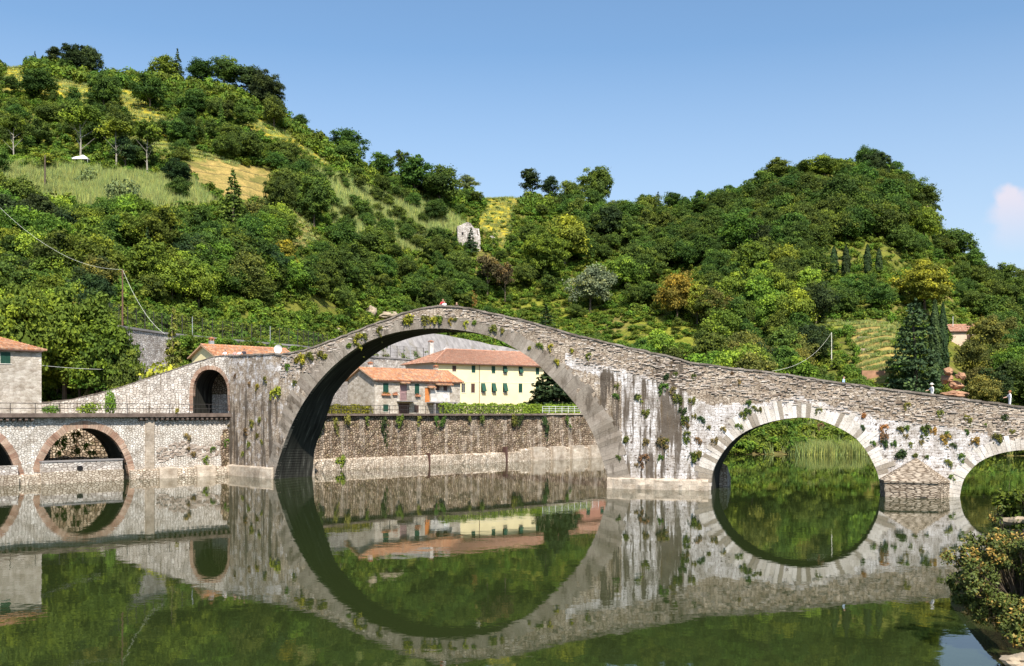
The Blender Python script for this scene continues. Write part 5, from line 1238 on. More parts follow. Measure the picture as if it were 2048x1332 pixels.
# ------------------------------------------------------------------ single trees told apart in the photo: kind, colour, px, top, base, width px, label
TREES = [
 ('fir1', 'deep', 70, 102, 138, 14, 'tiny dark conifer on the skyline at the far upper left'),
 ('tall0', 'deep', 106, 92, 140, 34, 'pointed dark tree on the skyline left of the large round crowns'),
 ('big0', 'deep', 152, 86, 152, 62, 'large dark round-topped tree on the skyline at the upper left'),
 ('broad1', 'deep', 182, 92, 160, 44, 'dark bushy tree on the skyline touching the large round-topped tree on its right'),
 ('fir0', 'deep', 355, 99, 165, 34, 'dark layered fir standing above the ridge in the upper left'),
 ('broad0', 'mid', 330, 112, 168, 60, 'rounded green tree on the ridge just left of the layered fir'),
 ('broad2', 'dark', 400, 120, 176, 56, 'rounded dark tree on the ridge right of the layered fir'),
 ('broad3', 'dark', 450, 112, 185, 66, 'broad dark tree in the middle of the ridge clump'),
 ('tall1', 'deep', 500, 124, 200, 60, 'tall dark tree near the right end of the ridge clump'),
 ('big1', 'deep', 530, 142, 232, 72, 'big dark tree ending the ridge clump on its right'),
 ('broad4', 'dark', 548, 190, 260, 44, 'dark tree on the steep skyline below the ridge clump'),
 ('big0', 'dark', 208, 140, 230, 66, 'dark round tree between the two yellow meadows at the upper left'),
 ('broad1', 'dark', 300, 152, 225, 70, 'broad dark tree below the ridge beside the narrow yellow meadow'),
 ('broad2', 'dark', 700, 255, 330, 66, 'broad dark tree on the descending skyline left of centre'),
 ('sparse0', 'dark', 803, 295, 345, 42, 'small open-crowned tree silhouetted on the skyline left of centre'),
 ('broad0', 'dark', 830, 312, 400, 80, 'large dark tree under the open-crowned skyline tree'),
 ('broad3', 'dark', 880, 330, 420, 80, 'large dark tree on the slope left of the saddle meadow'),
 ('tall2', 'grey', 935, 348, 392, 34, 'thin grey-blue leafless-looking tree on the skyline left of the saddle meadow'),
 ('tall0', 'deep', 1060, 336, 398, 44, 'tall dark tree standing alone on the saddle skyline'),
 ('tall2', 'deep', 1098, 350, 396, 34, 'smaller dark tree right of the tall one on the saddle skyline'),
 ('big1', 'dark', 1195, 333, 415, 72, 'round dark tree rising above the skyline right of the saddle'),
 ('fir1', 'deep', 1316, 384, 432, 26, 'small dark conifer on the low point of the skyline right of centre'),
 ('big0', 'deep', 1752, 303, 360, 62, 'dark round tree on the summit of the right hill'),
 ('broad2', 'mid', 1650, 306, 365, 66, 'round green tree left of the dark summit tree of the right hill'),
 ('broad0', 'dark', 1555, 316, 372, 60, 'dark tree on the left shoulder of the right hill'),
 ('umbrella0', 'deep', 1868, 408, 450, 24, 'small flat-topped tree leaning out from the cliff edge of the right hill'),
 ('tall1', 'deep', 1904, 460, 520, 24, 'narrow dark tree on the skyline below the cliff of the right hill'),
 ('big1', 'gold', 1850, 520, 640, 118, 'large yellow-green tree standing out from the right slope'),
 ('cedar0', 'blue', 1830, 600, 800, 120, 'large dark cedar with layered branches behind the right part of the bridge'),
 ('cypress0', 'deep', 1870, 600, 806, 24, 'tall dark column cypress just right of the layered cedar'),
 ('cypress0', 'deep', 1886, 606, 806, 20, 'second narrow column cypress touching the tall one on its right'),
 ('cypress0', 'deep', 1668, 492, 556, 15, 'leftmost small cypress of the row on the right hill'),
 ('cypress0', 'deep', 1692, 490, 560, 15, 'second small cypress from the left in the row on the right hill'),
 ('cypress0', 'deep', 1735, 488, 556, 13, 'third small cypress from the left in the row on the right hill'),
 ('cypress0', 'deep', 1758, 495, 552, 12, 'rightmost small cypress of the row on the right hill'),
 ('big0', 'olive', 1985, 625, 740, 100, 'round olive-green tree right of the pink house'),
 ('broad1', 'olive', 1945, 672, 770, 66, 'round olive-green tree in front of the pink house'),
 ('shrub0', 'silver', 1945, 762, 812, 70, 'silvery green shrub behind the parapet near the right frame edge'),
 ('broad2', 'silver', 1180, 530, 625, 84, 'pale silvery tree on the slope right of the bridge crown'),
 ('broad4', 'gold', 1355, 545, 650, 74, 'golden yellow-leaved tree on the middle slope'),
 ('broad0', 'bright', 1395, 565, 660, 60, 'light green tree right of the golden tree'),
 ('broad3', 'bright', 1130, 430, 540, 96, 'bright green tree on the slope above the silvery tree'),
 ('big1', 'mid', 1090, 455, 570, 90, 'spreading green tree left of the bright one above the bridge'),
 ('sparse0', 'brown', 975, 500, 600, 60, 'brown half-bare tree above the crown of the bridge'),
 ('sparse0', 'brown', 1010, 520, 610, 50, 'second brown half-bare tree right of the first above the bridge crown'),
 ('shrub1', 'rust', 940, 575, 622, 34, 'rust-coloured bush just above the crown of the bridge'),
 ('fir0', 'blue', 942, 456, 512, 34, 'small dark fir in front of the white ruin'),
 ('fir0', 'deep', 1092, 610, 680, 52, 'dark fir on the yellow-green slope right of the bridge crown'),
 ('fir1', 'olive', 347, 618, 735, 62, 'drooping dark conifer beside the retaining wall behind the ramp'),
 ('shrub0', 'lime', 318, 712, 758, 74, 'bright yellow-green shrub behind the ramp parapet'),
 ('fir0', 'dark', 466, 340, 460, 74, 'dark conifer standing alone below the straw-coloured field'),
 ('big0', 'dark', 560, 350, 445, 70, 'dark tree right of the straw-coloured field, left of a pair'),
 ('big1', 'dark', 628, 345, 460, 80, 'dark tree right of the straw-coloured field, right of a pair'),
 ('big1', 'deep', 352, 318, 378, 62, 'rounded dark bushy tree at the left end of the straw-coloured field'),
 ('bare0', 'mid', 160, 205, 332, 76, 'tall tree with forked pale bare stems on the left hillside'),
 ('bare0', 'mid', 232, 235, 345, 70, 'tall pale-stemmed tree right of the forked one on the left hillside'),
 ('bare0', 'mid', 295, 240, 350, 64, 'pale-stemmed tree furthest right of the three on the left hillside'),
 ('bare0', 'mid', 28, 225, 330, 50, 'pale-stemmed tree near the left frame edge above the hedge'),
 ('tall2', 'blue', 250, 270, 345, 46, 'dark pointed tree behind the pale stems on the left hillside'),
 ('cedar1', 'blackgreen', 1112, 708, 830, 130, 'large dark cedar at the right end of the yellow house under the arch'),
 ('big0', 'bright', 130, 560, 815, 200, 'big leafy light green tree filling the space right of the left stone house'),
 ('big1', 'bright', 30, 570, 800, 170, 'big leafy light green tree behind the left stone house'),
 ('broad0', 'mid', 210, 640, 815, 130, 'mid green tree between the left house tree and the retaining wall'),
 ('broad3', 'bright', 160, 690, 825, 120, 'low leafy tree behind the road right of the left stone house'),
 ('broad2', 'dark', 232, 650, 805, 80, 'dark tree at the foot of the pale retaining wall'),
 ('broad1', 'dark', 252, 700, 805, 76, 'dark bushy tree touching the pale retaining wall behind the ramp'),
 ('tall0', 'mid', 195, 690, 805, 90, 'mid green tall oval tree behind the low end of the ramp'),
 ('shrub0', 'mid', 1884, 752, 806, 30, 'small green shrub left of the reddish boulders behind the parapet'),
 ('shrub1', 'dark', 1930, 766, 812, 30, 'small dark shrub right of the reddish boulders behind the parapet'),
 ('shrub1', 'bright', 221, 772, 822, 26, 'small bright bush on the viaduct road in front of the ramp'),
 ('shrub0', 'bright', 178, 800, 822, 38, 'low green bush on the viaduct road left of the upright one'),
 ('shrub1', 'mid', 100, 806, 824, 30, 'low green bush on the viaduct road beside the left stone house'),
 ('shrub0', 'grey', 175, 330, 376, 38, 'grey-green round bush below the white canopy'),
 ('shrub1', 'grey', 240, 352, 415, 60, 'grey-green bush among the reeds at the left'),
 ('shrub1', 'olive', 505, 395, 440, 50, 'olive bush below the straw-coloured field'),
 ('sparse0', 'bright', 90, 300, 352, 44, 'thin leafy tree over the dark pole at the left'),
 ('broad4', 'rust', 355, 690, 725, 10, 'small russet bush behind the ramp'),
]
def lookup(px, py):
    if py > HY - 30 or px < 460 and py > 690 or (px < 340 and py > 700): return None
    return ground_at(px, py)
placed = []
for kind, col, px, pt_, pb, w, label in TREES:
    W = None
    if 'viaduct road' in label: d = BK.D(px) + 2.2; x = (px - CX) / F * d; z = 6.98; y = d
    elif label.startswith('large dark cedar at the right end of the yellow'): y = 172; x = (px - CX) / F * y; z = 6.8
    elif px < 260 and pb > 780: y = (122 if px > 100 else 116) + (px % 3); x = (px - CX) / F * y; z = tz(px, y); 
    elif label.startswith('drooping dark conifer'): y = 130; x = (px - CX) / F * y; z = 6.9
    elif label.startswith('bright yellow-green shrub'): y = 123; x = (px - CX) / F * y; z = 6.9
    elif label.startswith('small russet'): continue
    else: x, y, z = ground_at(px, pb)
    H = EYE + (HY - pt_) / F * y - z; W = w / F * y
    shrub = kind.startswith('shrub')
    if kind.startswith('shrub') and 'yellow-green shrub behind' in label: pass
    tree(kind, col, x, y, z, max(.6, H), label, 'shrub' if shrub else ('cypress_tree' if 'cypress' in kind else 'conifer_tree' if kind[:3] in ('fir', 'ced') else 'broadleaf_tree'), 'shrub' if shrub else 'tree', W=W * 1.05)
    placed.append((px, pb, w))

# ------------------------------------------------------------------ the wood: countable trees nearest the eye, the rest as one mass
AREAS = [('on the upper left hillside', lambda x, y: x < 420 and y < 330), ('on the lower left hillside above the railway fence', lambda x, y: x < 640 and y >= 330),
         ('on the slope left of the bridge crown', lambda x, y: x < 900), ('on the slope above and right of the bridge crown', lambda x, y: x < 1300),
         ('on the wooded middle slope', lambda x, y: x < 1560), ('on the right hill', lambda x, y: y < 600), ('at the foot of the right hill', lambda x, y: True)]
cand = []
py = 150.0
def keepout(px, py):
    if 895 < px < 1000 and 470 < py < 540: return .25
    if 1885 < px < 1960 and 690 < py < 800: return 0
    if px < 230 and 330 < py < 360: return .1
    if 220 < px < 720 and py > 640: return .12
    if 655 < px < 1125 and py > 655: return 0
    if 710 < px < 790 and 595 < py < 665: return .1
    return 1
while py < 850:
    px = -60.0 + random.uniform(0, 20)
    while px < 2120:
        x_, y_ = px + random.uniform(-9, 9), py + random.uniform(-7, 7)
        px += 25 if py > 560 else 22
        D, Z = rid(x_); d0, z0 = foot(x_); ytop = HY - (Z - EYE) * F / D; ybot = HY - (z0 - EYE) * F / d0
        if y_ < ytop + 2 or y_ > ybot + 1: continue
        zn = zone(x_, y_); dens = zn[2] if zn else .80
        dens *= keepout(x_, y_)
        glade = noise.noise(Vector((x_ * .017, y_ * .026, 33)))
        if x_ < 1130 and glade > .12: dens *= .22
        if x_ >= 1130 and y_ > 560 and glade > .2: dens *= .4
        if x_ < 700 and y_ < 330: dens *= .75
        if 640 < x_ < 1100 and y_ < 560: dens *= .75
        if random.random() > dens: continue
        x, y, z = ground_at(x_, y_); cand.append([x_, y_, x, y, z])
    py += 15 if py < 500 else 18
items = []
KEEP = [(140, 195, 308, 328), (110, 330, 350, 388), (20, 150, 316, 340), (908, 962, 443, 482), (972, 1000, 468, 488), (1898, 1952, 645, 688), (1885, 1935, 735, 800), (728, 800, 602, 645), (1657, 1669, 675, 740), (225, 655, 622, 690), (240, 250, 545, 660), (1720, 1790, 650, 752), (1795, 1892, 615, 780),
        (380, 400, 325, 370), (84, 96, 340, 395), (1125, 1225, 535, 590), (1330, 1385, 550, 600), (1800, 1900, 530, 600), (440, 495, 345, 440), (1664, 1764, 495, 545)]
for x_, y_, x, y, z in cand:
    nn = noise.noise(Vector((x_ * .012, y_ * .015, 4))); n2 = noise.noise(Vector((x_ * .02, y_ * .02, 14)))
    right = x_ > 1130
    r = random.random()
    if x_ < 620 and y_ > 390: kind = random.choice(['broad0', 'broad1', 'broad2', 'broad3', 'broad4', 'tall0', 'tall1']); col = random.choice(['mid', 'dark', 'mid', 'mid', 'bright', 'dark', 'bright', 'olive']) ; H = random.uniform(5.5, 9)
    elif right: kind = random.choice(['broad0', 'broad1', 'broad2', 'broad3', 'broad4', 'tall2']); col = random.choice(['dark', 'dark', 'mid', 'mid', 'dark', 'deep', 'bright', 'mid'] if y_ < 620 else ['mid', 'dark', 'olive', 'bright', 'dark']); H = random.uniform(6, 10.5)
    else: kind = random.choice(['broad0', 'broad1', 'broad2', 'broad3', 'broad4', 'tall0', 'tall1', 'fir0', 'sparse0']); col = random.choice(['dark', 'mid', 'mid', 'olive', 'deep', 'bright']); H = random.uniform(3.8, 8.5)
    if nn > .28: col = 'bright' if not right or y_ > 560 else 'mid'
    if nn < -.24: col = 'deep'
    H *= 1 + .35 * noise.noise(Vector((x_ * .03, y_ * .03, 21)))
    if right and y_ < 640 and r > .9: H *= 1.35
    if n2 > .42 and r < .4: col = 'yellow' if x_ < 1200 else 'olive'
    if r < .02: kind = 'fir1'; col = 'deep'
    if y_ < 200 and x_ < 560: H *= .75
    if y_ < np.interp(x_, [0, 560, 1000, 1400, 1800, 2048], [150, 260, 405, 420, 380, 590]): H *= .72
    zq = zone(x_, y_)
    if zq: H *= .72 if zq[1] in ('green', 'reed') else .5
    hp = H / y * F
    pr = min(1.0, *[(lambda q: q[2] if q else 1.0)(zone(x_, y_ - hp * f)) for f in (.15, .35, .6, .85)])
    for (k0, k1, k2, k3) in KEEP:
        if k0 - hp * .35 < x_ < k1 + hp * .35 and y_ > k2 and y_ - hp * .95 < k3: pr = min(pr, .0)
    if pr == 0 or (zone(x_, y_) is None and random.random() > pr + .08): continue
    items.append((H / y, kind, col, x, y, z, H, x_, y_))
items.sort(key=lambda t: -t[0])
NIND = 225
LOOK = {'mid': 'mid green', 'dark': 'dark green', 'deep': 'very dark green', 'bright': 'light green', 'yellow': 'yellow-green', 'olive': 'olive green'}
SHAPE = {'b': 'rounded', 't': 'tall oval', 'f': 'pointed conifer', 's': 'thin open-crowned', 'u': 'flat-topped', 'c': 'column'}
for (a, kind, col, x, y, z, H, x_, y_) in items[:NIND]:
    area = next(A_[0] for A_ in AREAS if A_[1](x_, y_)); sh_ = SHAPE[kind[0]]
    label = '%s %s %s %s' % (LOOK[col], sh_, 'tree' if kind[0] != 'f' else 'tree', area)
    tree(kind, col, x, y, z, H, label, 'broadleaf_tree' if kind[0] != 'f' else 'conifer_tree', 'tree', group='%s %s trees %s' % (LOOK[col], sh_, area))

# one mass of further trees, bushes and grasses: points with instances
def scatter(name, label, cat, pts, sources, color):
    """pts: (x,y,z,scale_xy,scale_z,index)"""
    me = bpy.data.meshes.new(name); me.from_pydata([p[:3] for p in pts], [], [])
    a = me.attributes.new('sc', 'FLOAT_VECTOR', 'POINT'); a.data.foreach_set('vector', [c for p in pts for c in (p[3], p[3], p[4])])
    a = me.attributes.new('rz', 'FLOAT_VECTOR', 'POINT'); a.data.foreach_set('vector', [c for p in pts for c in (0, 0, random.uniform(0, 6.28))])
    a = me.attributes.new('ix', 'INT', 'POINT'); a.data.foreach_set('value', [int(p[5]) for p in pts])
    o = bpy.data.objects.new(name, me); COL.objects.link(o); o.color = (*color, 1); tag(o, label, cat, kind='stuff')
    ng = bpy.data.node_groups.new(name, 'GeometryNodeTree'); ng.interface.new_socket('Geometry', in_out='INPUT', socket_type='NodeSocketGeometry'); ng.interface.new_socket('Geometry', in_out='OUTPUT', socket_type='NodeSocketGeometry')
    gi = ng.nodes.new('NodeGroupInput'); go = ng.nodes.new('NodeGroupOutput')
    sc_ = bpy.data.collections.new(name + '_sources')
    for i, (ms, c_) in enumerate(sources):
        so = bpy.data.objects.new('%s_kind' % name, ms); so.color = (*c_, 1); sc_.objects.link(so); so.name = '%s_%02d' % (name, i)
    ci = ng.nodes.new('GeometryNodeCollectionInfo'); ci.inputs['Collection'].default_value = sc_; ci.inputs['Separate Children'].default_value = True; ci.inputs['Reset Children'].default_value = True
    ip = ng.nodes.new('GeometryNodeInstanceOnPoints'); ip.inputs['Pick Instance'].default_value = True
    def at(n_, dt): q = ng.nodes.new('GeometryNodeInputNamedAttribute'); q.data_type = dt; q.inputs['Name'].default_value = n_; return q.outputs['Attribute']
    L = ng.links.new; m2p = ng.nodes.new('GeometryNodeMeshToPoints')
    L(gi.outputs[0], m2p.inputs['Mesh']); L(m2p.outputs[0], ip.inputs['Points']); L(ci.outputs[0], ip.inputs['Instance']); L(at('ix', 'INT'), ip.inputs['Instance Index'])
    L(at('sc', 'FLOAT_VECTOR'), ip.inputs['Scale'])
    er = ng.nodes.new('FunctionNodeEulerToRotation'); L(at('rz', 'FLOAT_VECTOR'), er.inputs[0]); L(er.outputs[0], ip.inputs['Rotation']); L(ip.outputs[0], go.inputs[0])
    md = o.modifiers.new('scatter', 'NODES'); md.node_group = ng; return o
kinds = ['broad0', 'broad1', 'broad2', 'broad3', 'broad4', 'tall0', 'tall1', 'tall2', 'fir0', 'fir1', 'sparse0']
cl = ['dark', 'mid', 'deep']; src = [(VAR[k][0], GREENS[c]) for k in kinds for c in cl]
pts = []
for (a, kind, col, x, y, z, H, x_, y_) in items[NIND:]:
    c = {'mid': 1, 'bright': 1, 'yellow': 1, 'olive': 1, 'deep': 2}.get(col, 0); h0 = VAR[kind][2]; s = H / h0; pts.append((x, y, z - .2, s * random.uniform(.95, 1.25), s, kinds.index(kind) * 3 + c))
# trees outside the frame and over the ridge so that the hill stays wooded from a step aside
for k in range(300):
    px = random.choice([random.uniform(-450, -50), random.uniform(2110, 2600)]); D, Z = rid(px); d0, z0 = foot(px); d = random.uniform(d0 + 4, D); x = (px - CX) / F * d
    kk = random.choice(kinds[:8]); s = random.uniform(6, 9) / VAR[kk][2]; pts.append((x, d, tz(px, d), s, s, kinds.index(kk) * 3 + random.randint(0, 2)))
scatter('woodland', 'far dense green woodland covering the hills between the nearer trees', 'wood', pts, src, GREENS['dark'])
print('trees single', tree_count, 'mass', len(pts))

# undergrowth and meadow grass
bushes = [bush_mesh('bush_source', 2, 1.5, 260, .22, 6) for _ in range(4)]
tufts = [tuft_mesh('tuft_source', 34, 1.2, 1.1, .045) for _ in range(3)]
cols_b = ['mid', 'dark', 'bright', 'olive']; src = [(m_, GREENS[c]) for m_ in bushes for c in cols_b]
pb = []; pg = []
reedcols = [(.28, .33, .13), (.24, .27, .05), (.46, .39, .10)]
src_g = [(m_, c) for m_ in tufts for c in reedcols]
for k in range(15000):
    x_ = random.uniform(-80, 2130); D, Z = rid(x_); d0, z0 = foot(x_); d = random.uniform(d0, D); z = tz(x_, d); y_ = HY - (z - EYE) * F / d; x = (x_ - CX) / F * d
    if keepout(x_, y_) == 0 and 1885 < x_ < 1960: continue
    zn = zone(x_, y_)
    if zn is None: pb.append((x, d, z - .1, random.uniform(.7, 1.7), random.uniform(.6, 1.6), random.choice(range(4)) * 4 + random.choice([0, 2, 2, 3, 0] if x_ < 1000 else [0, 1, 2, 3, 0]))) 
    elif zn[3] == 'vine':
        pb.append((x, d, z - .1, random.uniform(.7, 1.3), random.uniform(.5, 1.0), random.randint(0, 3) * 4 + 2))
    elif zn[3] == 'reed' and random.random() < .5: pb.append((x, d, z - .1, random.uniform(.5, 1.0), random.uniform(.5, .9), random.randint(0, 3) * 4 + random.choice([2, 3])))
    elif zn[3] == 'grass' and random.random() < .35: pb.append((x, d, z - .1, random.uniform(.3, .8), random.uniform(.3, .7), random.randint(0, 3) * 4 + random.choice([2, 3, 0])))
for zi, zn in enumerate(ZONES):
    if zn[3] in ('none', 'vine'): continue
    xs = [p[0] for p in zn[0]]; ys = [p[1] for p in zn[0]]; area = (max(xs) - min(xs)) * (max(ys) - min(ys))
    for k in range(int(area * (.10 if zn[3] == 'reed' else .05))):
        x_, y_ = random.uniform(min(xs), max(xs)), random.uniform(min(ys), max(ys))
        if not inside(zn[0], x_, y_): continue
        x, y, z = ground_at(x_, y_); big = 1.7 if zn[3] == 'reed' else .6; c = 0 if zn[3] == 'reed' else (2 if zn[1] in ('yellow', 'straw') else 1)
        pg.append((x, y, z - .05, random.uniform(.8, 1.4), big * random.uniform(.6, 1.3), random.randint(0, 2) * 3 + c))
for k in range(1500):
    x_ = random.uniform(-60, 2110)
    if 960 < x_ < 1045 or (0 < x_ < 60): continue
    D, Z = rid(x_); d = D - random.uniform(-2, 12); s_ = random.uniform(1.2, 2.6); pb.append(((x_ - CX) / F * d, d, tz(x_, d) - .2, s_, s_ * random.uniform(.8, 1.4), random.randint(0, 3) * 4 + random.choice([0, 1, 1, 1, 3])))
# the terrace strip by the railway and the far bank beyond the lower arches
for k in range(900):
    px = random.uniform(215, 700); d = railtab(px) + random.uniform(2.8, 9); pb.append(((px - CX) / F * d, d, 17.95, random.uniform(.4, 1.0), random.uniform(.4, .9), random.randint(0, 3) * 4 + random.choice([2, 2, 0, 3])))
for k in range(700):
    px = random.uniform(1240, 2120); d0, z0 = foot(px); d = d0 - random.uniform(-6, 4.5); z = tz(px, d)
    if z < .05: continue
    if random.random() < .6: pb.append(((px - CX) / F * d, d, z - .1, random.uniform(.8, 1.8), random.uniform(.8, 1.8), random.randint(0, 3) * 4 + random.choice([0, 1, 2, 3])))
    else: pg.append(((px - CX) / F * d, d, z - .1, 1.2, 1.6, random.randint(0, 2) * 3 + 2))
for k in range(400):
    px = random.uniform(1590, 1720); d0, z0 = foot(px); d = d0 - random.uniform(1.0, 3.0); pg.append(((px - CX) / F * d, d, max(0, tz(px, d)) - .1, 1.1, random.uniform(1.2, 2.2), random.randint(0, 2) * 3 + 2))
for k in range(520):
    px = random.uniform(345, 655); d = railtab(px) - random.uniform(.3, 2.2); zt_ = random.uniform(13.5, 18.2); pb.append(((px - CX) / F * d, d, zt_ - 1.0, random.uniform(.5, 1.1), random.uniform(.5, 1.0), random.randint(0, 3) * 4 + random.choice([2, 2, 0, 3])))
scatter('undergrowth', 'low green bushes and scrub covering the hillside between the trees', 'undergrowth', pb, src, GREENS['mid'])
scatter('meadow_grass', 'tall grass and reeds on the open patches of the hillside', 'grass', pg, src_g, reedcols[0])

# ------------------------------------------------------------------ hedges
def hedge(label, p0, p1, h, w, col, leaf=.14, n=2600):
    p0, p1 = Vector(p0), Vector(p1); L = (p1 - p0).length; d = (p1 - p0).normalized(); nn = Vector((-d.y, d.x, 0))
    u = rng.uniform(0, 1, (n, 3)); f = rng.integers(0, 3, n); v = rng.uniform(-.5, .5, n); hh = rng.uniform(0, 1, n)
    cen = np.zeros((n, 3)); nr = np.zeros((n, 3))
    for i in range(n):
        s = u[i, 0] * L; bump_ = .12 * math.sin(s * 2.1) + .1 * math.sin(s * 5.3)
        if f[i] == 0: q = p0 + d * s + nn * (v[i] * w) + Vector((0, 0, h + bump_)); m_ = (0, 0, 1)
        else: sg = -1 if f[i] == 1 else 1; q = p0 + d * s + nn * sg * w / 2 + Vector((0, 0, hh[i] * (h + bump_))); m_ = (nn * sg)[:]
        cen[i] = (q - p0)[:]; nr[i] = m_
    me = quads_mesh('hedge', cen + rng.normal(size=(n, 3)) * .07, nr + rng.normal(size=(n, 3)) * .6, leaf * rng.uniform(.6, 1.4, n), np.clip(.5 + rng.normal(size=n) * .2, 0, 1), M['leaf'])
    o = bpy.data.objects.new('hedge', me); COL.objects.link(o); o.location = p0; o.color = (*GREENS[col], 1); tag(o, label, 'hedge'); return o
a, c = BK.at(BK.S(905), 2.2, 6.9), BK.at(BK.S(1200), 2.4, 6.9); hedge('clipped bright green hedge in front of the yellow house along the embankment', a, c, 1.25, 1.2, 'bright', .16, 9000)
a, c = BK.at(BK.S(640), 2.0, 6.9), BK.at(BK.S(760), 2.0, 6.9); hedge('low green hedge behind the iron railing left of the stone cottage', a, c, .95, .9, 'lime', .14, 3600)
x, y, z = ground_at(22, 338); x2, y2, z2 = ground_at(155, 342); hedge('long clipped hedge on the left hillside beside the white canopy', (x, y, z), (x2, y, z2), 18 / F * y, 2.2, 'bright', .3, 5200)
a = ground_at(1700, 800); y = 118; hedge('dark green hedge line behind the parapet below the terracotta terraces', ((1690 - CX) / F * y, y, 5), ((1850 - CX) / F * y, y, 3.5), 4.4, 2.6, 'mid', .26, 5200)
hb = bpy.data.objects['hedge']

# ------------------------------------------------------------------ plants rooted in the masonry
def wall_tuft_mesh(name, n=120, w=.9, leaf=.1):
    u = unit(n); u[:, 1] = -abs(u[:, 1]); cc = rng.normal(size=(5, 3)) * np.array([.19, .02, .17]) * w; cc[:, 2] -= abs(cc[:, 2]) * .5; ci_ = rng.integers(0, 5, n)
    p = cc[ci_] + u * rng.uniform(.2, 1, (n, 1)) * np.array([w * .26, w * .26, w * .24]); p[:, 1] = -abs(p[:, 1]); p[:, 2] -= rng.exponential(.12, n) * w
    return quads_mesh(name, p, u + rng.normal(size=(n, 3)) * .5 + np.array([0, -.2, .5]), leaf * rng.uniform(.6, 1.5, n), np.clip(.5 + rng.normal(size=n) * .22, 0, 1), M['leaf'], 2.0)
WT = [wall_tuft_mesh('wall_plant', 130, 1.0, .10) for _ in range(8)]
def wall_plant(path, px, py, w, col, label, group, off=-.02, sz=1.0):
    s, z = path.sz(px, py); o = bpy.data.objects.new('wall_plant', random.choice(WT)); COL.objects.link(o); d = path.D(px); k = w / F * d
    o.location = path.at(s, off, z); tn = path.at(s + .1, 0, 0) - path.at(s - .1, 0, 0); o.rotation_euler = (0, random.uniform(-.5, .5), math.atan2(tn.y, tn.x)); o.scale = (k, k * .8, k * sz); g = GREENS[col]; o.color = (*g, 1)
    tag(o, label, 'wall plant', group)
RP = [(1334, 752, 14), (1351, 746, 12), (1330, 770, 18), (1345, 778, 16), (1352, 790, 14), (1361, 797, 16), (1370, 820, 16), (1369, 835, 18), (1376, 846, 12), (1388, 798, 14), (1403, 833, 14), (1391, 830, 10), (1376, 865, 14), (1372, 877, 14),
      (1399, 876, 14), (1396, 905, 18), (1390, 912, 20), (1433, 878, 14), (1417, 853, 10), (1447, 856, 12), (1478, 847, 14), (1482, 827, 14), (1495, 820, 16), (1497, 803, 14), (1510, 812, 10), (1521, 817, 10), (1253, 877, 16), (1292, 880, 14),
      (1318, 882, 22), (1332, 880, 14), (1289, 912, 20), (1322, 912, 12), (1238, 911, 10), (1275, 928, 8), (1296, 823, 16), (1275, 795, 14), (1232, 787, 12), (1236, 770, 10), (1276, 790, 10), (1640, 818, 12), (1642, 848, 12), (1465, 745, 8), (1480, 763, 10), (1387, 750, 10)]
for i, (px, py, w) in enumerate(RP): wall_plant(BR, px, py, w * 1.25, random.choice(['olive', 'olive', 'dark', 'brown', 'deep', 'dark', 'brown']), 'small green and russet tuft growing on the white masonry between the main and second arch', 'tufts on the masonry between the main and second arch')
RP2 = [(1816, 807, 12), (1879, 823, 14), (1939, 832, 16), (2007, 833, 14), (1728, 830, 12), (1728, 852, 10), (1769, 852, 16), (1767, 870, 18), (1770, 884, 16), (1800, 856, 14), (1813, 853, 14), (1849, 855, 20), (1870, 858, 14), (1888, 872, 20), (1892, 866, 12),
       (1950, 878, 20), (1937, 861, 10), (1907, 886, 12), (1996, 872, 20), (1815, 870, 10), (1842, 872, 8), (1805, 906, 24), (1832, 910, 12), (1842, 882, 10), (1899, 920, 14), (1921, 910, 16), (1746, 884, 12), (1853, 912, 10), (1820, 886, 10), (1790, 884, 12), (1970, 848, 8), (2028, 862, 10), (1900, 953, 12)]
for (px, py, w) in RP2: wall_plant(BR, px, py, w * 1.25, random.choice(['olive', 'dark', 'dark', 'deep', 'brown', 'olive', 'rust']), 'small green and russet tuft growing on the white masonry between the second and third arch', 'tufts on the masonry between the second and third arch')
CP = [(652, 712, 14), (700, 690, 14), (716, 673, 24), (730, 670, 16), (760, 656, 16), (820, 637, 28), (850, 635, 20), (868, 637, 20), (880, 636, 18), (902, 638, 12), (912, 638, 10), (933, 644, 12), (950, 644, 12), (985, 655, 22), (1006, 660, 12), (606, 714, 22), (620, 709, 20), (640, 706, 18),
      (595, 718, 16), (1080, 686, 14), (1102, 690, 12), (1115, 722, 14), (1145, 700, 10), (1178, 708, 12), (590, 762, 12), (556, 778, 24), (548, 783, 16), (530, 757, 14), (517, 770, 12), (575, 730, 14), (1060, 695, 10)]
for (px, py, w) in CP: wall_plant(BR, px, py, w * 1.2, random.choice(['yellow', 'olive', 'olive', 'mid', 'yellow']), 'yellow-green cushion plant growing along the curve of the main arch', 'cushion plants along the main arch', off=-.08)
for (px, py, w) in [(490, 860, 16), (505, 845, 18), (520, 838, 14), (486, 905, 12), (498, 885, 14), (515, 868, 12), (524, 880, 10), (488, 950, 8), (470, 750, 10), (500, 765, 10)]:
    wall_plant(BR, px, py, w * 1.2, random.choice(['olive', 'brown', 'olive']), 'olive tuft hanging on the streaked left pier beside the main arch', 'tufts on the left pier')
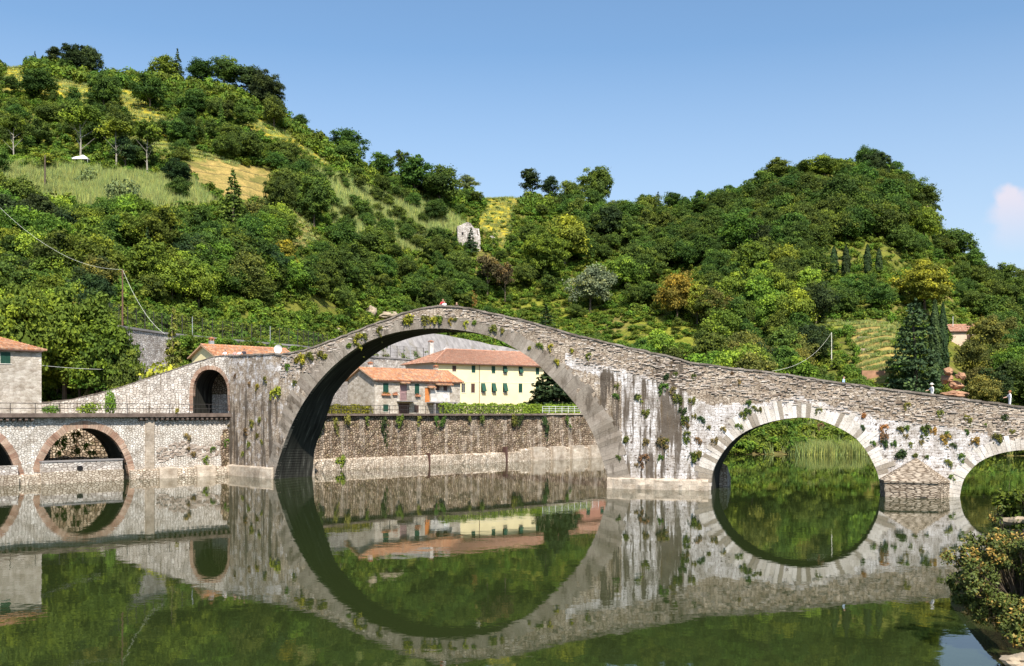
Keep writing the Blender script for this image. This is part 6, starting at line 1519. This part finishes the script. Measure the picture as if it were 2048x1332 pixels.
for i, (px, w, dn) in enumerate([(642, 26, 10), (655, 16, 20), (668, 14, 24), (690, 22, 8), (715, 18, 22), (730, 14, 10), (765, 20, 26), (775, 14, 12), (800, 20, 10), (835, 16, 8), (858, 16, 26), (868, 14, 12), (884, 18, 20), (921, 16, 24), (935, 12, 10), (960, 18, 8), (985, 16, 10), (1025, 22, 12), (1040, 20, 8), (1080, 26, 12), (1090, 22, 16), (1130, 16, 14), (1160, 14, 10)]):
    if i % 3 == 1: continue
    wall_plant(BK, px, 832 + dn * .4, w * 1.0, random.choice(['dark', 'deep', 'olive', 'deep', 'dark']), 'creeper clump hanging over the top edge of the embankment wall', 'creeper clumps on the embankment wall', off=-.35, sz=1.0 + dn / 18)
wall_plant(BK, 676, 916, 26, 'lime', 'bright green plant growing at the foot of the embankment wall', None, off=-1.0)
for (px, py, w) in [(375, 868, 14), (385, 905, 14), (410, 915, 14), (426, 895, 10), (452, 880, 12), (262, 950, 10), (458, 850, 10), (375, 895, 10), (350, 806, 0)]:
    if w: wall_plant(BK, px, py, w * 1.2, random.choice(['olive', 'mid', 'brown']), 'small weed clump on the white viaduct wall right of its arch', 'weed clumps on the viaduct wall', off=-.15)
wall_plant(BK, 349, 820, 14, 'yellow', 'yellow-green weed growing on the viaduct deck edge below the small arch', None, off=-.6)
for i, (px, py, w) in enumerate([(128, 880, 30), (150, 868, 26), (170, 890, 24), (150, 900, 28), (115, 905, 20), (182, 905, 22), (205, 880, 20)]):
    p = BK.at(BK.S(px), 7.0, 0); o = bpy.data.objects.new('wall_plant', random.choice(WT)); COL.objects.link(o); sc_ = p.y / F; o.location = ((px - CX) * sc_, p.y, EYE + (HY - py) * sc_); o.scale = (w * sc_,) * 3; o.rotation_euler.z = bang; o.color = (*GREENS['olive' if i % 2 else 'bright'], 1); tag(o, 'green creeper on the rubble wall seen through the viaduct arch', 'wall plant', 'creepers behind the viaduct arch')

# ------------------------------------------------------------------ rocks
def rock_mesh(name, r, mat, seed=0, sub_=3):
    bm = bmesh.new(); bmesh.ops.create_icosphere(bm, subdivisions=sub_, radius=1)
    for v in bm.verts:
        q = v.co.copy(); n1 = noise.noise(q * 1.1 + Vector((seed, 0, 0))); n2 = noise.noise(q * 3.1 + Vector((seed, 5, 0))); v.co = Vector((q.x * r[0], q.y * r[1], q.z * r[2])) * (1 + .45 * n1 + .22 * n2 + .25 * (round(q.x * 1.6 + n1) - q.x * 1.6) * .5)
    me = bpy.data.meshes.new(name); bm.to_mesh(me); bm.free(); me.materials.append(mat); uv = None
    return me
def rock(px, py, w, h, label, mat='rock', d=None, group=None, seed=0, dep=1.0):
    if d is None: x, y, z = ground_at(px, py + h / 2)
    else: y = d; x = (px - CX) / F * d
    sc_ = y / F; o = bpy.data.objects.new('rock', rock_mesh('rock', (w / 2 * sc_, w / 2 * sc_ * dep, h / 2 * sc_), M[mat], seed)); COL.objects.link(o); o.location = ((px - CX) * sc_, y, EYE + (HY - py) * sc_); tag(o, label, 'rock', group); return o
rock(742, 624, 20, 26, 'pale rock outcrop showing above the left rise of the bridge', seed=1); rock(675, 664, 18, 18, 'small pale rock at the parapet left of the larger outcrop', seed=2); rock(778, 632, 50, 18, 'low tan rock slab right of the pale outcrop', seed=3)
for i, (px, py, w, h, l) in enumerate([(1897, 742, 18, 16, 'topmost reddish boulder behind the parapet beside the column cypress'), (1894, 758, 22, 18, 'reddish boulder below the topmost one beside the column cypress'), (1922, 752, 18, 14, 'reddish boulder right of the topmost one'), (1912, 770, 28, 17, 'broad reddish boulder in the middle of the pile'), (1908, 790, 46, 18, 'lowest reddish boulder just above the parapet')]):
    rock(px, py, w, h, l, 'redrock', d=128 + (i % 2), seed=10 + i)
x, y, z = ground_at(1745, 752)
b = MB(); sc_ = y / F; A = P(1724, 753, y - 2); b.box(0, 0, -3, 46 * sc_, .5, 12 * sc_); o = b.build('terrace_wall', M['redrock']); o.location = A; tag(o, 'low terracotta terrace wall below the ochre terraces on the right', 'wall')
for i, py in enumerate((676, 700, 722)):
    x, y, z = ground_at(1745, py); sc_ = y / F; A = P(1716, py, y); b = MB(); b.box(0, 0, -1.5, 62 * sc_, .6, 3 * sc_); o = b.build('terrace_wall', M['rock']); o.location = A; tag(o, ['upper', 'middle', 'lower'][i] + ' pale dry-stone terrace edge on the ochre slope at the right', 'wall')
rock(1858, 440, 14, 46, 'bare orange-grey rock face at the cliff edge of the right hill', 'rockface', seed=21); rock(1830, 485, 8, 18, 'small pale rock scar on the right hill below the cliff', seed=22)

# ------------------------------------------------------------------ near bank, rock and foreground bush at the lower right
V = []; n = 50; m = 50
for i in range(n + 1):
    for k in range(m + 1):
        x = 11 + 34 * i / n; y = 14 + 40 * k / m; edge = 15.2 + .9 * noise.noise(Vector((y * .25, 0, 0))) + max(0, (28.5 - y)) * -.16
        t_ = (x - edge) / 3.2; z = -1.0 + 3.9 * max(0, min(1, t_)) ** .8 + .35 * noise.noise(Vector((x * .5, y * .5, 1))) - max(0, y - 36) * .5; V.append((x, y, z))
Fc = [(i * (m + 1) + k, (i + 1) * (m + 1) + k, (i + 1) * (m + 1) + k + 1, i * (m + 1) + k + 1) for i in range(n) for k in range(m)]
o = grid_object('riverbank', V, None, Fc, M['ground'], colattr=[(.10, .075, .04, 1)] * len(V), smooth=True); structure(o)
rock(2036, 1048, 60, 40, 'pale grey rock between the two foreground bushes at the right frame edge', d=33, seed=31); rock(2035, 1322, 60, 30, 'pale stone at the bottom right corner of the photo', d=27.4, seed=33)

def fg_bush(label, cen_px, d, wpx, hpx, nc, per, leaf, cols, stems, name='bush', depth=1.2, rmin=.18, rmax=.42):
    """broad-leaved bush: leaf clusters on branching stems"""
    sc_ = d / F; t = thing(name, label, 'bush', P(cen_px[0], cen_px[1] + hpx / 2, d)); W_ = wpx * sc_; Hh = hpx * sc_
    C = []; N = []; S = []; T = []; b = MB(); root = Vector((W_ * .25, .3, -.2))
    for i in range(nc):
        a = rng.uniform(0, 6.28); rr = rng.uniform(.2, 1) ** .6; c = np.array([math.cos(a) * rr * W_ / 2, rng.uniform(-.5, .5) * depth, Hh / 2 + math.sin(a) * rr * Hh / 2]); r = rng.uniform(rmin, rmax); k_ = int(per * rng.uniform(.7, 1.3)); tn = rng.uniform(.2, .75)
        u = unit(k_); p = c + u * r * rng.uniform(.3, 1.05, (k_, 1)); C.append(p); N.append(u * .6 + rng.normal(size=(k_, 3)) * .6 + np.array([0, -.1, .5])); S.append(leaf * rng.uniform(.6, 1.35, k_)); T.append(np.clip(tn + rng.normal(size=k_) * .2, 0, 1))
        e = Vector(c); mid = root.lerp(e, .5) + Vector((random.uniform(-.1, .1), random.uniform(-.1, .1), .15)); b.tube([root, mid, e], [.022, .014, .005], 5, caps=False)
        for q_ in range(5): b.tube([mid.lerp(e, random.uniform(.3, 1)), e + Vector(rng.normal(size=3)) * r * .8], [.006, .002], 3, caps=False)
    me = quads_mesh('leaves', np.vstack(C), np.vstack(N), np.concatenate(S), np.concatenate(T), cols, 1.9)
    o = bpy.data.objects.new('leaves', me); COL.objects.link(o); o.parent = t; o.color = (*stems, 1); b.build('stems', M['bark'], t); return t
def two_tone():
    t = NT('foreground_leaves'); oi = t.t.nodes.new('ShaderNodeObjectInfo'); tone = t.attr('tone').outputs['Fac']
    n_ = t.noise(t.obj(), .9, 3); k_ = t.step(t.math('ADD', t.math('MULTIPLY', tone, .45), t.math('MULTIPLY', n_, .75)), .62, .80)
    c = t.mix(k_, (.085, .11, .02), (.26, .16, .035)); c = t.mix(1.0, c, t.ramp(tone, [(0, .6), (1, 1.4)]), 'MULTIPLY'); return t.done(c, .6, Specular_IOR_Level=.25)
M['fgleaf'] = two_tone()
fg_bush('large green and orange-brown leafy bush overhanging the river at the lower right', (2008, 1160), 29.5, 182, 180, 210, 150, .052, M['fgleaf'], (.1, .1, .03), depth=1.8, rmin=.12, rmax=.32)
fg_bush('dark glossy green bush above the pale rock at the right frame edge', (2042, 1022), 33, 74, 72, 26, 130, .085, M['leaf'], (.07, .09, .012), depth=.9, rmin=.2, rmax=.32)
fg_bush('thin brown twiggy bush left of the pale rock', (2005, 1050), 31.5, 34, 80, 9, 46, .06, M['fgleaf'], (.1, .1, .03), depth=.5, rmin=.12, rmax=.25)
fg_bush('yellow-green shrub low at the bottom right above the pale stone', (2048, 1260), 28, 60, 60, 14, 90, .07, M['fgleaf'], (.1, .1, .03), depth=.6, rmin=.15, rmax=.3)
